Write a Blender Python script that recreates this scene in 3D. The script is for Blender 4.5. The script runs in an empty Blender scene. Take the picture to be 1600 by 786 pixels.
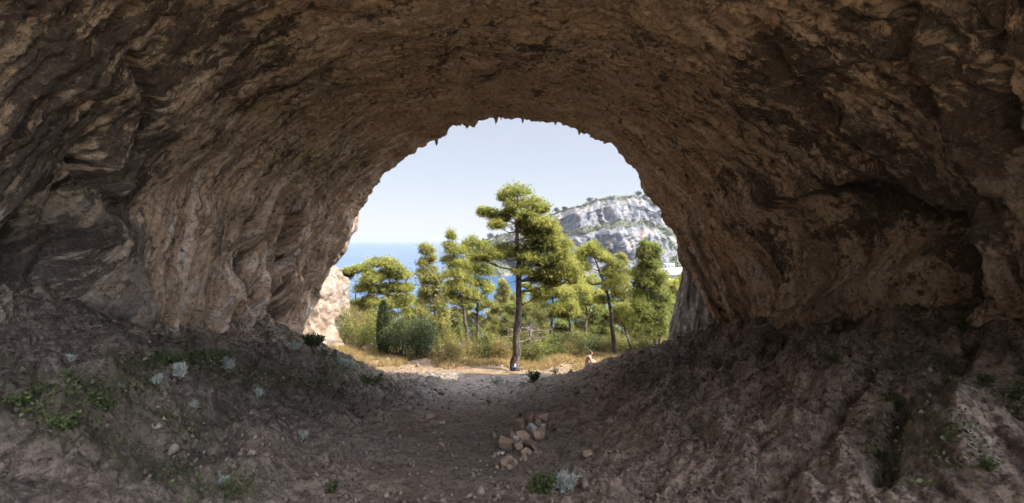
import bpy, math, random
import numpy as np
from mathutils import Vector

# ------------------------------------------------------------------ setup
SC = bpy.context.scene
COL = SC.collection
F = 733.0            # focal length in pixels of the 1600 px wide photograph
HOR = 375.0          # row of the horizon
R = math.radians

cam_d = bpy.data.cameras.new('camera')
cam = bpy.data.objects.new('camera', cam_d)
COL.objects.link(cam)
SC.camera = cam
cam.location = (0, 0, 0)
cam.rotation_euler = (R(90), 0, 0)
cam_d.sensor_width = 36.0
cam_d.lens = 36.0 * F / 1600.0
cam_d.shift_y = -(393.0 - HOR) / 1600.0
cam_d.clip_start = 0.05
cam_d.clip_end = 200000.0

SUN_EL, SUN_AZ = 48.0, 110.0      # azimuth clockwise from +Y (the view direction): from the right, a little behind
W = bpy.data.worlds.new('World')
SC.world = W
W.use_nodes = True
nt = W.node_tree
bg = nt.nodes['Background']
sky = nt.nodes.new('ShaderNodeTexSky')
sky.sky_type = 'NISHITA'
sky.sun_disc = False
sky.sun_elevation = R(SUN_EL)
sky.sun_rotation = R(SUN_AZ)
sky.air_density = 1.0
sky.dust_density = 0.5
sky.ozone_density = 1.0
tint = nt.nodes.new('ShaderNodeMix'); tint.data_type = 'RGBA'; tint.blend_type = 'MULTIPLY'
tint.inputs[0].default_value = 1.0; tint.inputs[7].default_value = (0.762, 0.718, 0.762, 1)
nt.links.new(sky.outputs[0], tint.inputs[6])
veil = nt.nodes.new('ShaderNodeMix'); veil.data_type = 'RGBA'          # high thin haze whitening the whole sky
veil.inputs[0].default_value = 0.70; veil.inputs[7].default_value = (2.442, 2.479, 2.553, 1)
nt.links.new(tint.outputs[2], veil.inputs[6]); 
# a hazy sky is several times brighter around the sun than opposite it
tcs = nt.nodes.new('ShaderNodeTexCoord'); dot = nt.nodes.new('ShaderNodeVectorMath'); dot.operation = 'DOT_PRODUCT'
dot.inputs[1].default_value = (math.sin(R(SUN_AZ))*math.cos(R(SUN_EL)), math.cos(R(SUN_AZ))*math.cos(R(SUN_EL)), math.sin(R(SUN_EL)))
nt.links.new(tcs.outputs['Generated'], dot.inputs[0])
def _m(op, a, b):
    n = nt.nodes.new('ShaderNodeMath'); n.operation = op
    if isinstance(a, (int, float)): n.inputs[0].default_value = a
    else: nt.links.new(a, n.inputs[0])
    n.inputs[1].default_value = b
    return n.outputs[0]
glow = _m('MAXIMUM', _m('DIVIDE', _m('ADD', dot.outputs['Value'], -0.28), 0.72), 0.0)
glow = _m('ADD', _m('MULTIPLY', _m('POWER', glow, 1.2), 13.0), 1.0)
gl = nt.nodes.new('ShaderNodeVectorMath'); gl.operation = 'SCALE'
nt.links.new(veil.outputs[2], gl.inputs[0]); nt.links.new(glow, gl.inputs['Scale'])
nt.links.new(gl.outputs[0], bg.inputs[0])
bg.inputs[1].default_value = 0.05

sl = bpy.data.lights.new('sun', 'SUN')
sl.energy = 2.6
sl.angle = R(0.55)
sl.color = (1.0, 0.93, 0.82)
sun = bpy.data.objects.new('sun', sl)
COL.objects.link(sun)
sd = Vector((math.sin(R(SUN_AZ)) * math.cos(R(SUN_EL)), math.cos(R(SUN_AZ)) * math.cos(R(SUN_EL)), math.sin(R(SUN_EL))))
sun.rotation_euler = sd.to_track_quat('Z', 'Y').to_euler()

vs = SC.view_settings
SC.display_settings.display_device = 'sRGB'
vs.view_transform = 'Standard'
vs.look = 'None'
vs.exposure = 2.56
vs.gamma = 1.0
vs.use_curve_mapping = False
SC.render.engine = 'CYCLES'
cy = SC.cycles
cy.max_bounces = 7
cy.diffuse_bounces = 5
cy.glossy_bounces = 2
cy.transmission_bounces = 4
cy.transparent_max_bounces = 4
cy.volume_bounces = 0
cy.use_denoising = True
cy.use_adaptive_sampling = True
cy.adaptive_threshold = 0.02
cy.sample_clamp_indirect = 6.0
cy.caustics_reflective = False
cy.caustics_refractive = False

# ------------------------------------------------------------------ numpy noise
def _hash(ix, iy, iz, seed):
    h = (ix.astype(np.uint32) * np.uint32(374761393) + iy.astype(np.uint32) * np.uint32(668265263)
         + iz.astype(np.uint32) * np.uint32(2147483647 - 961748941) + np.uint32((seed * 2654435761) & 0xffffffff))
    h = (h ^ (h >> np.uint32(13))) * np.uint32(1274126177)
    h = (h ^ (h >> np.uint32(15))) * np.uint32(2246822519)
    return h ^ (h >> np.uint32(16))

_G = np.array([[1,1,0],[-1,1,0],[1,-1,0],[-1,-1,0],[1,0,1],[-1,0,1],[1,0,-1],[-1,0,-1],
               [0,1,1],[0,-1,1],[0,1,-1],[0,-1,-1],[1,1,0],[-1,1,0],[0,-1,1],[0,-1,-1]], dtype=np.float32)

def noise(x, y, z, seed=0):
    x = np.asarray(x, np.float32); y = np.asarray(y, np.float32) + 0 * x; z = np.asarray(z, np.float32) + 0 * x
    xi = np.floor(x); yi = np.floor(y); zi = np.floor(z)
    xf = x - xi; yf = y - yi; zf = z - zi
    xi = xi.astype(np.int64); yi = yi.astype(np.int64); zi = zi.astype(np.int64)
    u = xf*xf*xf*(xf*(xf*6-15)+10); v = yf*yf*yf*(yf*(yf*6-15)+10); w = zf*zf*zf*(zf*(zf*6-15)+10)
    out = np.zeros_like(x)
    for dx in (0, 1):
        for dy in (0, 1):
            for dz in (0, 1):
                g = _G[(_hash(xi+dx, yi+dy, zi+dz, seed) & np.uint32(15)).astype(np.int64)]
                d = g[..., 0]*(xf-dx) + g[..., 1]*(yf-dy) + g[..., 2]*(zf-dz)
                out += d * (u if dx else 1-u) * (v if dy else 1-v) * (w if dz else 1-w)
    return out

def fbm(x, y, z, o=4, seed=0, g=0.5):
    s = 0; a = 1.0; f = 1.0
    for k in range(o):
        s = s + a * noise(x*f, y*f, z*f, seed + k*17); a *= g; f *= 2.03
    return s

def ridged(x, y, z, o=4, seed=0, g=0.5):
    s = 0; a = 1.0; f = 1.0
    for k in range(o):
        s = s + a * (1 - 2.2*np.abs(noise(x*f, y*f, z*f, seed + k*17))); a *= g; f *= 2.07
    return s

def S(e0, e1, x):
    t = np.clip((x - e0) / (e1 - e0), 0, 1)
    return t*t*(3-2*t)

def seg_dist(px, py, pts):
    d = np.full(np.shape(px), 1e9)
    for (ax, ay), (bx, by) in zip(pts[:-1], pts[1:]):
        vx, vy = bx-ax, by-ay
        t = np.clip(((px-ax)*vx + (py-ay)*vy) / (vx*vx+vy*vy+1e-9), 0, 1)
        d = np.minimum(d, np.hypot(px-ax-t*vx, py-ay-t*vy))
    return d

def poly_sd(px, py, pts):
    """signed distance to a closed outline, positive inside"""
    d = seg_dist(px, py, list(pts) + [pts[0]])
    ins = np.zeros(np.shape(px), bool)
    n = len(pts)
    for i in range(n):
        x1, y1 = pts[i]; x2, y2 = pts[(i+1) % n]
        c = ((y1 > py) != (y2 > py)) & (px < (x2-x1)*(py-y1)/(y2-y1+1e-12)+x1)
        ins ^= c
    return np.where(ins, d, -d)

def blob(px, py, cx, cy_, rx, ry, ang=0):
    c, s = math.cos(R(ang)), math.sin(R(ang))
    u = ((px-cx)*c + (py-cy_)*s)/rx; v = (-(px-cx)*s + (py-cy_)*c)/ry
    return np.exp(-(u*u+v*v))

# ------------------------------------------------------------------ object helpers
def mesh_obj(name, V, Fc, mats, parent=None, smooth=True, mat_idx=None, uv=None):
    me = bpy.data.meshes.new(name)
    V = np.asarray(V, np.float32)
    if isinstance(Fc, np.ndarray):
        k = Fc.shape[1]
        me.vertices.add(len(V)); me.vertices.foreach_set('co', V.ravel())
        me.loops.add(Fc.size); me.loops.foreach_set('vertex_index', Fc.astype(np.int32).ravel())
        me.polygons.add(len(Fc))
        me.polygons.foreach_set('loop_start', np.arange(0, Fc.size, k, dtype=np.int32))
        me.polygons.foreach_set('loop_total', np.full(len(Fc), k, np.int32))
        me.update(calc_edges=True)
    else:
        me.from_pydata([tuple(map(float, v)) for v in V], [], [tuple(map(int, f)) for f in Fc])
        me.update()
    if not isinstance(mats, (list, tuple)): mats = [mats]
    for m in mats: me.materials.append(m)
    if mat_idx is not None: me.polygons.foreach_set('material_index', np.asarray(mat_idx, np.int32))
    if smooth: me.polygons.foreach_set('use_smooth', np.ones(len(me.polygons), bool))
    if uv is not None:
        l = me.uv_layers.new(name='flow')
        vi = np.empty(len(me.loops), np.int32); me.loops.foreach_get('vertex_index', vi)
        l.data.foreach_set('uv', np.asarray(uv, np.float32)[vi].ravel())
    o = bpy.data.objects.new(name, me)
    COL.objects.link(o)
    if parent: o.parent = parent
    return o

def grid_faces(nu, nv):
    a = np.arange(nu*nv).reshape(nu, nv)
    return np.stack([a[:-1, :-1].ravel(), a[1:, :-1].ravel(), a[1:, 1:].ravel(), a[:-1, 1:].ravel()], 1)

def tag(o, label=None, cat=None, group=None, kind=None):
    if label: o['label'] = label
    if cat: o['category'] = cat
    if group: o['group'] = group
    if kind: o['kind'] = kind
    return o

def empty(name, loc):
    o = bpy.data.objects.new(name, None)
    o.location = loc; o.empty_display_size = 0.2
    COL.objects.link(o)
    return o

def P(px, row, D):
    return np.array([(px-800.0)/F*D, D, (HOR-row)/F*D])

# ------------------------------------------------------------------ materials
def new_mat(name):
    m = bpy.data.materials.new(name); m.use_nodes = True
    return m, m.node_tree, m.node_tree.nodes['Principled BSDF']

class NT:
    def __init__(s, nt): s.nt = nt
    def n(s, t, **k):
        o = s.nt.nodes.new(t)
        for a, b in k.items(): setattr(o, a, b)
        return o
    def l(s, a, b): s.nt.links.new(a, b)
    def coord(s, kind='Object', scale=(1, 1, 1), rot=(0, 0, 0)):
        c = s.n('ShaderNodeTexCoord'); m = s.n('ShaderNodeMapping')
        m.inputs['Scale'].default_value = scale; m.inputs['Rotation'].default_value = rot
        s.l(c.outputs[kind], m.inputs[0]); return m.outputs[0]
    def noise(s, vec, scale, detail=6, rough=0.6, dist=0.0, kind=None):
        t = s.n('ShaderNodeTexNoise'); t.inputs['Scale'].default_value = scale; t.inputs['Detail'].default_value = detail
        t.inputs['Roughness'].default_value = rough; t.inputs['Distortion'].default_value = dist
        if kind: t.noise_type = kind
        s.l(vec, t.inputs['Vector']); return t.outputs[0]
    def ramp(s, fac, stops):
        r = s.n('ShaderNodeValToRGB'); e = r.color_ramp.elements
        while len(e) < len(stops): e.new(0.5)
        for i, (p, c) in enumerate(stops):
            e[i].position = p; e[i].color = (c, c, c, 1) if isinstance(c, (int, float)) else (*c, 1)
        s.l(fac, r.inputs[0]); return r.outputs[0]
    def mix(s, fac, a, b, mode='MIX'):
        m = s.n('ShaderNodeMix', data_type='RGBA', blend_type=mode)
        for v, i in ((fac, 0), (a, 6), (b, 7)):
            if isinstance(v, (int, float)): m.inputs[i].default_value = v
            elif isinstance(v, tuple): m.inputs[i].default_value = (*v, 1)
            else: s.l(v, m.inputs[i])
        return m.outputs[2]
    def math(s, op, a, b=0.0):
        m = s.n('ShaderNodeMath', operation=op)
        for v, i in ((a, 0), (b, 1)):
            if isinstance(v, (int, float)): m.inputs[i].default_value = v
            else: s.l(v, m.inputs[i])
        return m.outputs[0]
    def bump(s, h, strength, dist, prev=None):
        b = s.n('ShaderNodeBump'); b.inputs['Strength'].default_value = strength; b.inputs['Distance'].default_value = dist
        s.l(h, b.inputs['Height'])
        if prev: s.l(prev, b.inputs['Normal'])
        return b.outputs[0]
    def attr(s, name):
        a = s.n('ShaderNodeAttribute'); a.attribute_name = name; return a.outputs['Fac']

def set_attr(o, name, vals):
    a = o.data.attributes.new(name, 'FLOAT', 'POINT')
    a.data.foreach_set('value', np.asarray(vals, np.float32))

def mat_cave():
    m, nt, b = new_mat('cave_limestone'); k = NT(nt)
    ob = k.coord('Object'); fl = k.coord('UV', (1, 1, 1))
    st = k.coord('UV', (2.6, 0.28, 1))                 # streaks running down the flow of the wall
    st2 = k.coord('UV', (7.0, 0.9, 1))
    big = k.noise(ob, 0.45, 5, 0.6, 0.1)
    mid = k.noise(ob, 1.9, 9, 0.68, 0.1)
    fine = k.noise(ob, 11, 8, 0.7)
    c = k.ramp(big, [(0.30, (0.37, 0.255, 0.155)), (0.45, (0.47, 0.33, 0.20)), (0.58, (0.53, 0.37, 0.22)), (0.7, (0.44, 0.34, 0.24))])
    c = k.mix(k.ramp(mid, [(0.38, 0.0), (0.62, 0.75)]), c, (0.55, 0.42, 0.28))
    # warm orange tint and pale calcite, where the wall carries them
    pale = k.attr('pale'); grey = k.attr('grey'); stain_shade = k.attr('black')
    s1 = k.noise(st, 1.0, 8, 0.66, 0.15)
    s2 = k.noise(st2, 1.0, 7, 0.66, 0.1)
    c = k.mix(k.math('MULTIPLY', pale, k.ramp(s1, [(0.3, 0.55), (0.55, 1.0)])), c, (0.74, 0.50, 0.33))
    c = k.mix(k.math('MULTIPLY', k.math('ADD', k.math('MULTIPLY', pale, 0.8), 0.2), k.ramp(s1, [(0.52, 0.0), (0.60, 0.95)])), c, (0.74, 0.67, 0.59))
    c = k.mix(k.math('MULTIPLY', k.ramp(s2, [(0.34, 0.8), (0.47, 0.0)]), k.math('ADD', k.math('MULTIPLY', k.attr('wall'), 0.5), 0.2)), c, (0.24, 0.155, 0.09))
    c = k.mix(k.math('MULTIPLY', grey, k.ramp(mid, [(0.3, 0.5), (0.6, 1.0)])), c, (0.34, 0.31, 0.285))
    c = k.mix(k.math('MULTIPLY', k.attr('streak'), k.ramp(s1, [(0.44, 0.95), (0.54, 0.0)])), c, (0.13, 0.115, 0.10))
    vm = k.n('ShaderNodeVectorMath', operation='ADD'); k.l(k.coord('UV', (3.2, 0.75, 1)), vm.inputs[0])
    nz_ = k.n('ShaderNodeTexNoise'); nz_.inputs['Scale'].default_value = 2.2; nz_.inputs['Detail'].default_value = 6; k.l(ob, nz_.inputs['Vector'])
    ns_ = k.n('ShaderNodeVectorMath', operation='SCALE'); ns_.inputs['Scale'].default_value = 1.1; k.l(nz_.outputs['Color'], ns_.inputs[0]); k.l(ns_.outputs[0], vm.inputs[1])
    cr = k.n('ShaderNodeTexVoronoi', feature='DISTANCE_TO_EDGE'); cr.inputs['Scale'].default_value = 1.0; k.l(vm.outputs[0], cr.inputs['Vector'])
    crm = k.math('MULTIPLY', k.ramp(cr.outputs[0], [(0.0, 1.0), (0.05, 0.0)]), k.ramp(k.noise(ob, 0.8, 5, 0.7), [(0.45, 0.1), (0.6, 0.9)]))
    cr2 = k.n('ShaderNodeTexVoronoi', feature='DISTANCE_TO_EDGE'); cr2.inputs['Scale'].default_value = 3.1; k.l(vm.outputs[0], cr2.inputs['Vector'])
    crm2 = k.math('MULTIPLY', k.ramp(cr2.outputs[0], [(0.0, 0.8), (0.07, 0.0)]), k.ramp(k.noise(ob, 1.4, 5, 0.7), [(0.46, 0.0), (0.6, 0.9)]))
    crk = k.math('MAXIMUM', crm, crm2)
    c = k.mix(k.math('MULTIPLY', crk, 0.85), c, (0.07, 0.052, 0.04))
    # rust spots
    rs = k.noise(ob, 0.9, 6, 0.7, 0.2)
    c = k.mix(k.ramp(rs, [(0.60, 0.0), (0.72, 0.45)]), c, (0.36, 0.18, 0.075))
    # black lichen / soot stains, elongated along the flow, and painted alcove and corner shade
    sp = k.coord('UV', (1.5, 0.50, 1))
    b1 = k.noise(sp, 1.35, 10, 0.74, 0.15)
    b2 = k.noise(k.coord('UV', (8.5, 1.9, 1)), 1.0, 8, 0.75, 0.1)
    bb = k.math('ADD', k.math('MULTIPLY', b1, 0.52), k.math('MULTIPLY', b2, 0.48))
    bo = k.math('ADD', k.math('MULTIPLY', k.noise(ob, 1.1, 10, 0.74), 0.5), k.math('MULTIPLY', k.noise(k.coord('Object', (1, 1.5, 1)), 4.2, 8, 0.72), 0.5))
    wl = k.attr('wall')
    bb = k.math('ADD', k.math('MULTIPLY', bb, wl), k.math('MULTIPLY', k.math('ADD', bo, -0.030), k.math('SUBTRACT', 1.0, wl)))
    bb = k.math('ADD', bb, k.math('MULTIPLY', stain_shade, 0.10))
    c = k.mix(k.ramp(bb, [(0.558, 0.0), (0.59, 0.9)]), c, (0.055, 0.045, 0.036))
    c = k.mix(k.ramp(fine, [(0.36, 0.75), (0.50, 0.0)]), c, (0.13, 0.09, 0.055))
    c = k.mix(k.ramp(k.noise(ob, 17, 8, 0.75), [(0.52, 0.0), (0.72, 0.35)]), c, (0.60, 0.48, 0.36))
    st3 = k.noise(k.coord('UV', (16.0, 1.6, 1)), 1.0, 6, 0.7)
    c = k.mix(k.math('MULTIPLY', k.ramp(st3, [(0.36, 0.85), (0.47, 0.0)]), 0.7), c, (0.15, 0.105, 0.07))
    k.l(c, b.inputs['Base Color'])
    b.inputs['Roughness'].default_value = 0.88
    b.inputs['Specular IOR Level'].default_value = 0.25
    h = k.math('ADD', k.math('MULTIPLY', k.noise(ob, 5, 10, 0.72), 1.0), k.math('MULTIPLY', s2, 0.7))
    h = k.math('SUBTRACT', h, k.math('MULTIPLY', crk, 0.5))
    n1 = k.bump(h, 1.0, 0.12)
    v = k.n('ShaderNodeTexVoronoi'); v.inputs['Scale'].default_value = 9; k.l(ob, v.inputs['Vector'])
    n2 = k.bump(v.outputs['Distance'], 0.35, 0.05, n1)
    n3 = k.bump(k.noise(ob, 30, 7, 0.75), 0.9, 0.035, n2)
    k.l(n3, b.inputs['Normal'])
    return m

def mat_ground():
    m, nt, b = new_mat('earth_and_rubble'); k = NT(nt)
    ob = k.coord('Object')
    big = k.noise(ob, 0.5, 5, 0.6, 0.5); mid = k.noise(ob, 2.2, 9, 0.68, 0.6); fine = k.noise(ob, 14, 9, 0.75)
    c = k.ramp(mid, [(0.30, (0.09, 0.064, 0.045)), (0.44, (0.175, 0.128, 0.090)), (0.56, (0.255, 0.192, 0.140)), (0.70, (0.35, 0.28, 0.215))])
    c = k.mix(k.ramp(big, [(0.4, 0.0), (0.65, 0.7)]), c, (0.19, 0.155, 0.125))
    rock = k.attr('rock')
    rk = k.ramp(fine, [(0.35, (0.065, 0.055, 0.044)), (0.6, (0.19, 0.155, 0.122))])
    c = k.mix(k.math('MULTIPLY', rock, k.ramp(mid, [(0.35, 0.3), (0.6, 1.0)])), c, rk)
    c = k.mix(k.math('MULTIPLY', k.attr('comb'), k.ramp(mid, [(0.35, 0.4), (0.6, 0.9)])), c, (0.48, 0.365, 0.275))
    c = k.mix(k.math('MULTIPLY', k.attr('wallfoot'), k.ramp(mid, [(0.35, 0.35), (0.55, 1.0)])), c, k.ramp(fine, [(0.35, (0.17, 0.12, 0.085)), (0.6, (0.46, 0.345, 0.25))]))
    gr = k.attr('gravel')
    gv = k.n('ShaderNodeTexVoronoi'); gv.inputs['Scale'].default_value = 7; k.l(ob, gv.inputs['Vector'])
    gc = k.mix(k.ramp(gv.outputs['Color'], [(0.2, 0.0), (0.9, 1.0)]), (0.13, 0.11, 0.095), (0.33, 0.30, 0.27))
    c = k.mix(k.math('MULTIPLY', gr, k.ramp(k.noise(ob, 1.2, 6, 0.7), [(0.4, 0.15), (0.56, 0.95)])), c, gc)
    dry = k.attr('litter')
    dc = k.ramp(k.noise(ob, 6, 8, 0.75), [(0.35, (0.11, 0.068, 0.036)), (0.5, (0.20, 0.132, 0.072)), (0.66, (0.29, 0.21, 0.13))])
    c = k.mix(k.math('MULTIPLY', dry, k.ramp(k.noise(ob, 1.0, 5, 0.7), [(0.3, 0.5), (0.5, 1.0)])), c, dc)
    c = k.mix(k.attr('bounce_ground'), c, k.ramp(k.noise(ob, 5, 8, 0.75), [(0.35, (0.36, 0.29, 0.21)), (0.6, (0.52, 0.45, 0.36))]))  # pale reflecting ground, added out of view
    rc = k.coord('Object', (1, 1, 1), (0, 0, R(38.5)))
    mp = k.n('ShaderNodeMapping'); mp.inputs['Scale'].default_value = (5.0, 0.6, 1.0); k.l(rc, mp.inputs[0])
    cmb = k.noise(mp.outputs[0], 1.0, 9, 0.72, 0.15)
    c = k.mix(k.math('MULTIPLY', k.attr('comb'), k.ramp(cmb, [(0.36, 0.8), (0.49, 0.0)])), c, (0.11, 0.08, 0.062))
    c = k.mix(k.math('MULTIPLY', k.attr('comb'), k.ramp(cmb, [(0.53, 0.0), (0.66, 0.75)])), c, (0.52, 0.42, 0.335))
    nzc = k.n('ShaderNodeTexNoise'); nzc.inputs['Scale'].default_value = 2.0; nzc.inputs['Detail'].default_value = 6; k.l(ob, nzc.inputs['Vector'])
    nsc = k.n('ShaderNodeVectorMath', operation='SCALE'); nsc.inputs['Scale'].default_value = 1.0; k.l(nzc.outputs['Color'], nsc.inputs[0])
    mp2 = k.n('ShaderNodeMapping'); mp2.inputs['Scale'].default_value = (3.6, 0.8, 1.5); k.l(rc, mp2.inputs[0])
    def cracks(vec, sc, wd):
        va = k.n('ShaderNodeVectorMath', operation='ADD'); k.l(vec, va.inputs[0]); k.l(nsc.outputs[0], va.inputs[1])
        vo = k.n('ShaderNodeTexVoronoi', feature='DISTANCE_TO_EDGE'); vo.inputs['Scale'].default_value = sc; k.l(va.outputs[0], vo.inputs['Vector'])
        return k.ramp(vo.outputs[0], [(0.0, 1.0), (wd, 0.0)])
    ca = k.math('MULTIPLY', k.attr('comb'), k.math('MAXIMUM', cracks(mp2.outputs[0], 1.0, 0.09), k.math('MULTIPLY', cracks(mp2.outputs[0], 2.7, 0.11), 0.8)))
    cb = k.math('MULTIPLY', rock, k.math('MAXIMUM', cracks(ob, 1.5, 0.06), k.math('MULTIPLY', cracks(ob, 4.5, 0.08), 0.8)))
    gcr = k.math('MULTIPLY', k.math('MAXIMUM', ca, cb), k.ramp(k.noise(ob, 1.3, 6, 0.7), [(0.42, 0.15), (0.56, 1.0)]))
    c = k.mix(k.math('MULTIPLY', gcr, 0.8), c, (0.045, 0.034, 0.027))
    moss = k.attr('moss')
    c = k.mix(k.math('MULTIPLY', moss, k.ramp(k.noise(ob, 3.5, 7, 0.75), [(0.40, 0.0), (0.53, 0.85)])), c, (0.052, 0.052, 0.022))
    c = k.mix(k.ramp(k.noise(ob, 9, 9, 0.75), [(0.38, 0.85), (0.51, 0.0)]), c, (0.055, 0.042, 0.034))
    c = k.mix(k.ramp(k.noise(ob, 26, 4, 0.6), [(0.34, 0.75), (0.46, 0.0)]), c, (0.035, 0.028, 0.024))
    c = k.mix(k.ramp(k.noise(ob, 30, 2, 0.5), [(0.64, 0.0), (0.70, 0.55)]), c, (0.25, 0.20, 0.155))
    k.l(c, b.inputs['Base Color'])
    b.inputs['Roughness'].default_value = 0.95
    b.inputs['Specular IOR Level'].default_value = 0.15
    n0 = k.bump(k.math('SUBTRACT', k.math('MULTIPLY', k.attr('comb'), cmb), k.math('MULTIPLY', gcr, 0.35)), 1.0, 0.28)
    n1 = k.bump(k.noise(ob, 4.5, 10, 0.75), 0.9, 0.12, n0)
    n2 = k.bump(gv.outputs['Distance'], 0.4, 0.06, n1)
    n3 = k.bump(k.noise(ob, 30, 6, 0.75), 0.8, 0.03, n2)
    k.l(n3, b.inputs['Normal'])
    return m

def mat_rock(name, c0, c1, c2, scale=3.0, streak=None, bump=0.05):
    m, nt, b = new_mat(name); k = NT(nt)
    ob = k.coord('Object')
    f = k.noise(ob, scale, 8, 0.7, 0.4)
    c = k.ramp(f, [(0.32, c0), (0.5, c1), (0.68, c2)])
    if streak:
        sv = k.coord('Object', (1, 1, 0.10))
        sn = k.noise(sv, streak[0], 6, 0.6, 0.3)
        c = k.mix(k.ramp(sn, [(0.5, 0.0), (0.6, streak[2])]), c, streak[1])
    c = k.mix(k.ramp(k.noise(ob, scale*6, 4, 0.6), [(0.3, 0.5), (0.45, 0.0)]), c, tuple(x*0.35 for x in c0))
    k.l(c, b.inputs['Base Color'])
    b.inputs['Roughness'].default_value = 0.9
    b.inputs['Specular IOR Level'].default_value = 0.2
    k.l(k.bump(k.noise(ob, scale*3, 8, 0.7), 0.8, bump), b.inputs['Normal'])
    return m

def mat_leaf(name, dark, light, trans=0.35, scale=1.2):
    m, nt, b = new_mat(name); k = NT(nt)
    ob = k.coord('Object')
    oi = k.n('ShaderNodeObjectInfo')
    f = k.noise(ob, scale, 4, 0.6)
    c = k.ramp(f, [(0.33, dark), (0.66, light)])
    rnd = k.n('ShaderNodeNewGeometry').outputs['Random Per Island']
    c = k.mix(k.math('MULTIPLY', k.ramp(rnd, [(0.82, 0.0), (0.97, 1.0)]), 0.2), c, (light[0]*1.5, light[1]*0.95, light[2]*0.9))
    hs = k.n('ShaderNodeHueSaturation')
    k.l(k.math('ADD', k.math('MULTIPLY', rnd, 0.6), 0.7), hs.inputs['Value']); k.l(c, hs.inputs['Color'])
    k.l(hs.outputs[0], b.inputs['Base Color'])
    b.inputs['Roughness'].default_value = 0.6
    b.inputs['Specular IOR Level'].default_value = 0.25
    t = k.n('ShaderNodeBsdfTranslucent'); k.l(hs.outputs[0], t.inputs['Color'])
    mx = k.n('ShaderNodeMixShader'); mx.inputs[0].default_value = trans
    k.l(b.outputs[0], mx.inputs[1]); k.l(t.outputs[0], mx.inputs[2])
    k.l(mx.outputs[0], nt.nodes['Material Output'].inputs[0])
    return m

def mat_plain(name, col, rough=0.7, var=0.25, scale=8, metallic=0):
    m, nt, b = new_mat(name); k = NT(nt)
    f = k.noise(k.coord('Object'), scale, 5, 0.6)
    c = k.ramp(f, [(0.35, tuple(x*(1-var) for x in col)), (0.65, tuple(min(1, x*(1+var)) for x in col))])
    k.l(c, b.inputs['Base Color']); b.inputs['Roughness'].default_value = rough
    b.inputs['Metallic'].default_value = metallic
    k.l(k.bump(f, 0.3, 0.01), b.inputs['Normal'])
    return m

def mat_bark(name, c0, c1):
    m, nt, b = new_mat(name); k = NT(nt)
    v = k.n('ShaderNodeTexVoronoi'); v.inputs['Scale'].default_value = 9; k.l(k.coord('Object', (1, 1, 0.35)), v.inputs['Vector'])
    f = k.noise(k.coord('Object', (1, 1, 0.3)), 7, 6, 0.7)
    c = k.ramp(f, [(0.35, c0), (0.65, c1)])
    c = k.mix(k.ramp(v.outputs['Distance'], [(0.25, 0.0), (0.6, 0.7)]), c, tuple(x*0.4 for x in c0))
    k.l(c, b.inputs['Base Color']); b.inputs['Roughness'].default_value = 0.95
    k.l(k.bump(v.outputs['Distance'], 0.8, 0.03), b.inputs['Normal'])
    return m

def mat_sea():
    m, nt, b = new_mat('sea_water'); k = NT(nt)
    ob = k.coord('Object')
    shal = k.attr('shallow')
    c = k.mix(shal, (0.018, 0.055, 0.12), (0.008, 0.12, 0.155))
    c = k.mix(k.ramp(k.noise(k.coord('Object', (0.15, 1, 1)), 0.012, 5, 0.6), [(0.4, 0.0), (0.65, 0.35)]), c, (0.03, 0.11, 0.22))
    k.l(c, b.inputs['Base Color'])
    b.inputs['Roughness'].default_value = 0.2
    b.inputs['IOR'].default_value = 1.33
    n1 = k.bump(k.noise(k.coord('Object', (0.6, 1, 1)), 0.9, 6, 0.65), 0.16, 0.2)
    k.l(n1, b.inputs['Normal'])
    return m

def mat_hill():
    m, nt, b = new_mat('far_hill_rock'); k = NT(nt)
    ob = k.coord('Object')
    sv = k.coord('Object', (1, 0.5, 0.14))
    s1 = k.noise(sv, 0.24, 9, 0.72, 0.2)
    big = k.noise(ob, 0.035, 4, 0.6, 0.4)
    c = k.ramp(s1, [(0.30, (0.012, 0.014, 0.02)), (0.46, (0.065, 0.069, 0.075)), (0.60, (0.14, 0.13, 0.116))])
    c = k.mix(k.ramp(big, [(0.55, 0.0), (0.66, 0.6)]), c, (0.26, 0.15, 0.09))
    veg = k.attr('veg')
    c = k.mix(veg, c, k.ramp(k.noise(ob, 0.35, 5, 0.7), [(0.35, (0.022, 0.028, 0.013)), (0.6, (0.06, 0.062, 0.028))]))
    k.l(c, b.inputs['Base Color']); b.inputs['Roughness'].default_value = 0.95
    k.l(k.bump(s1, 0.8, 3.0), b.inputs['Normal'])
    return m

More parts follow.
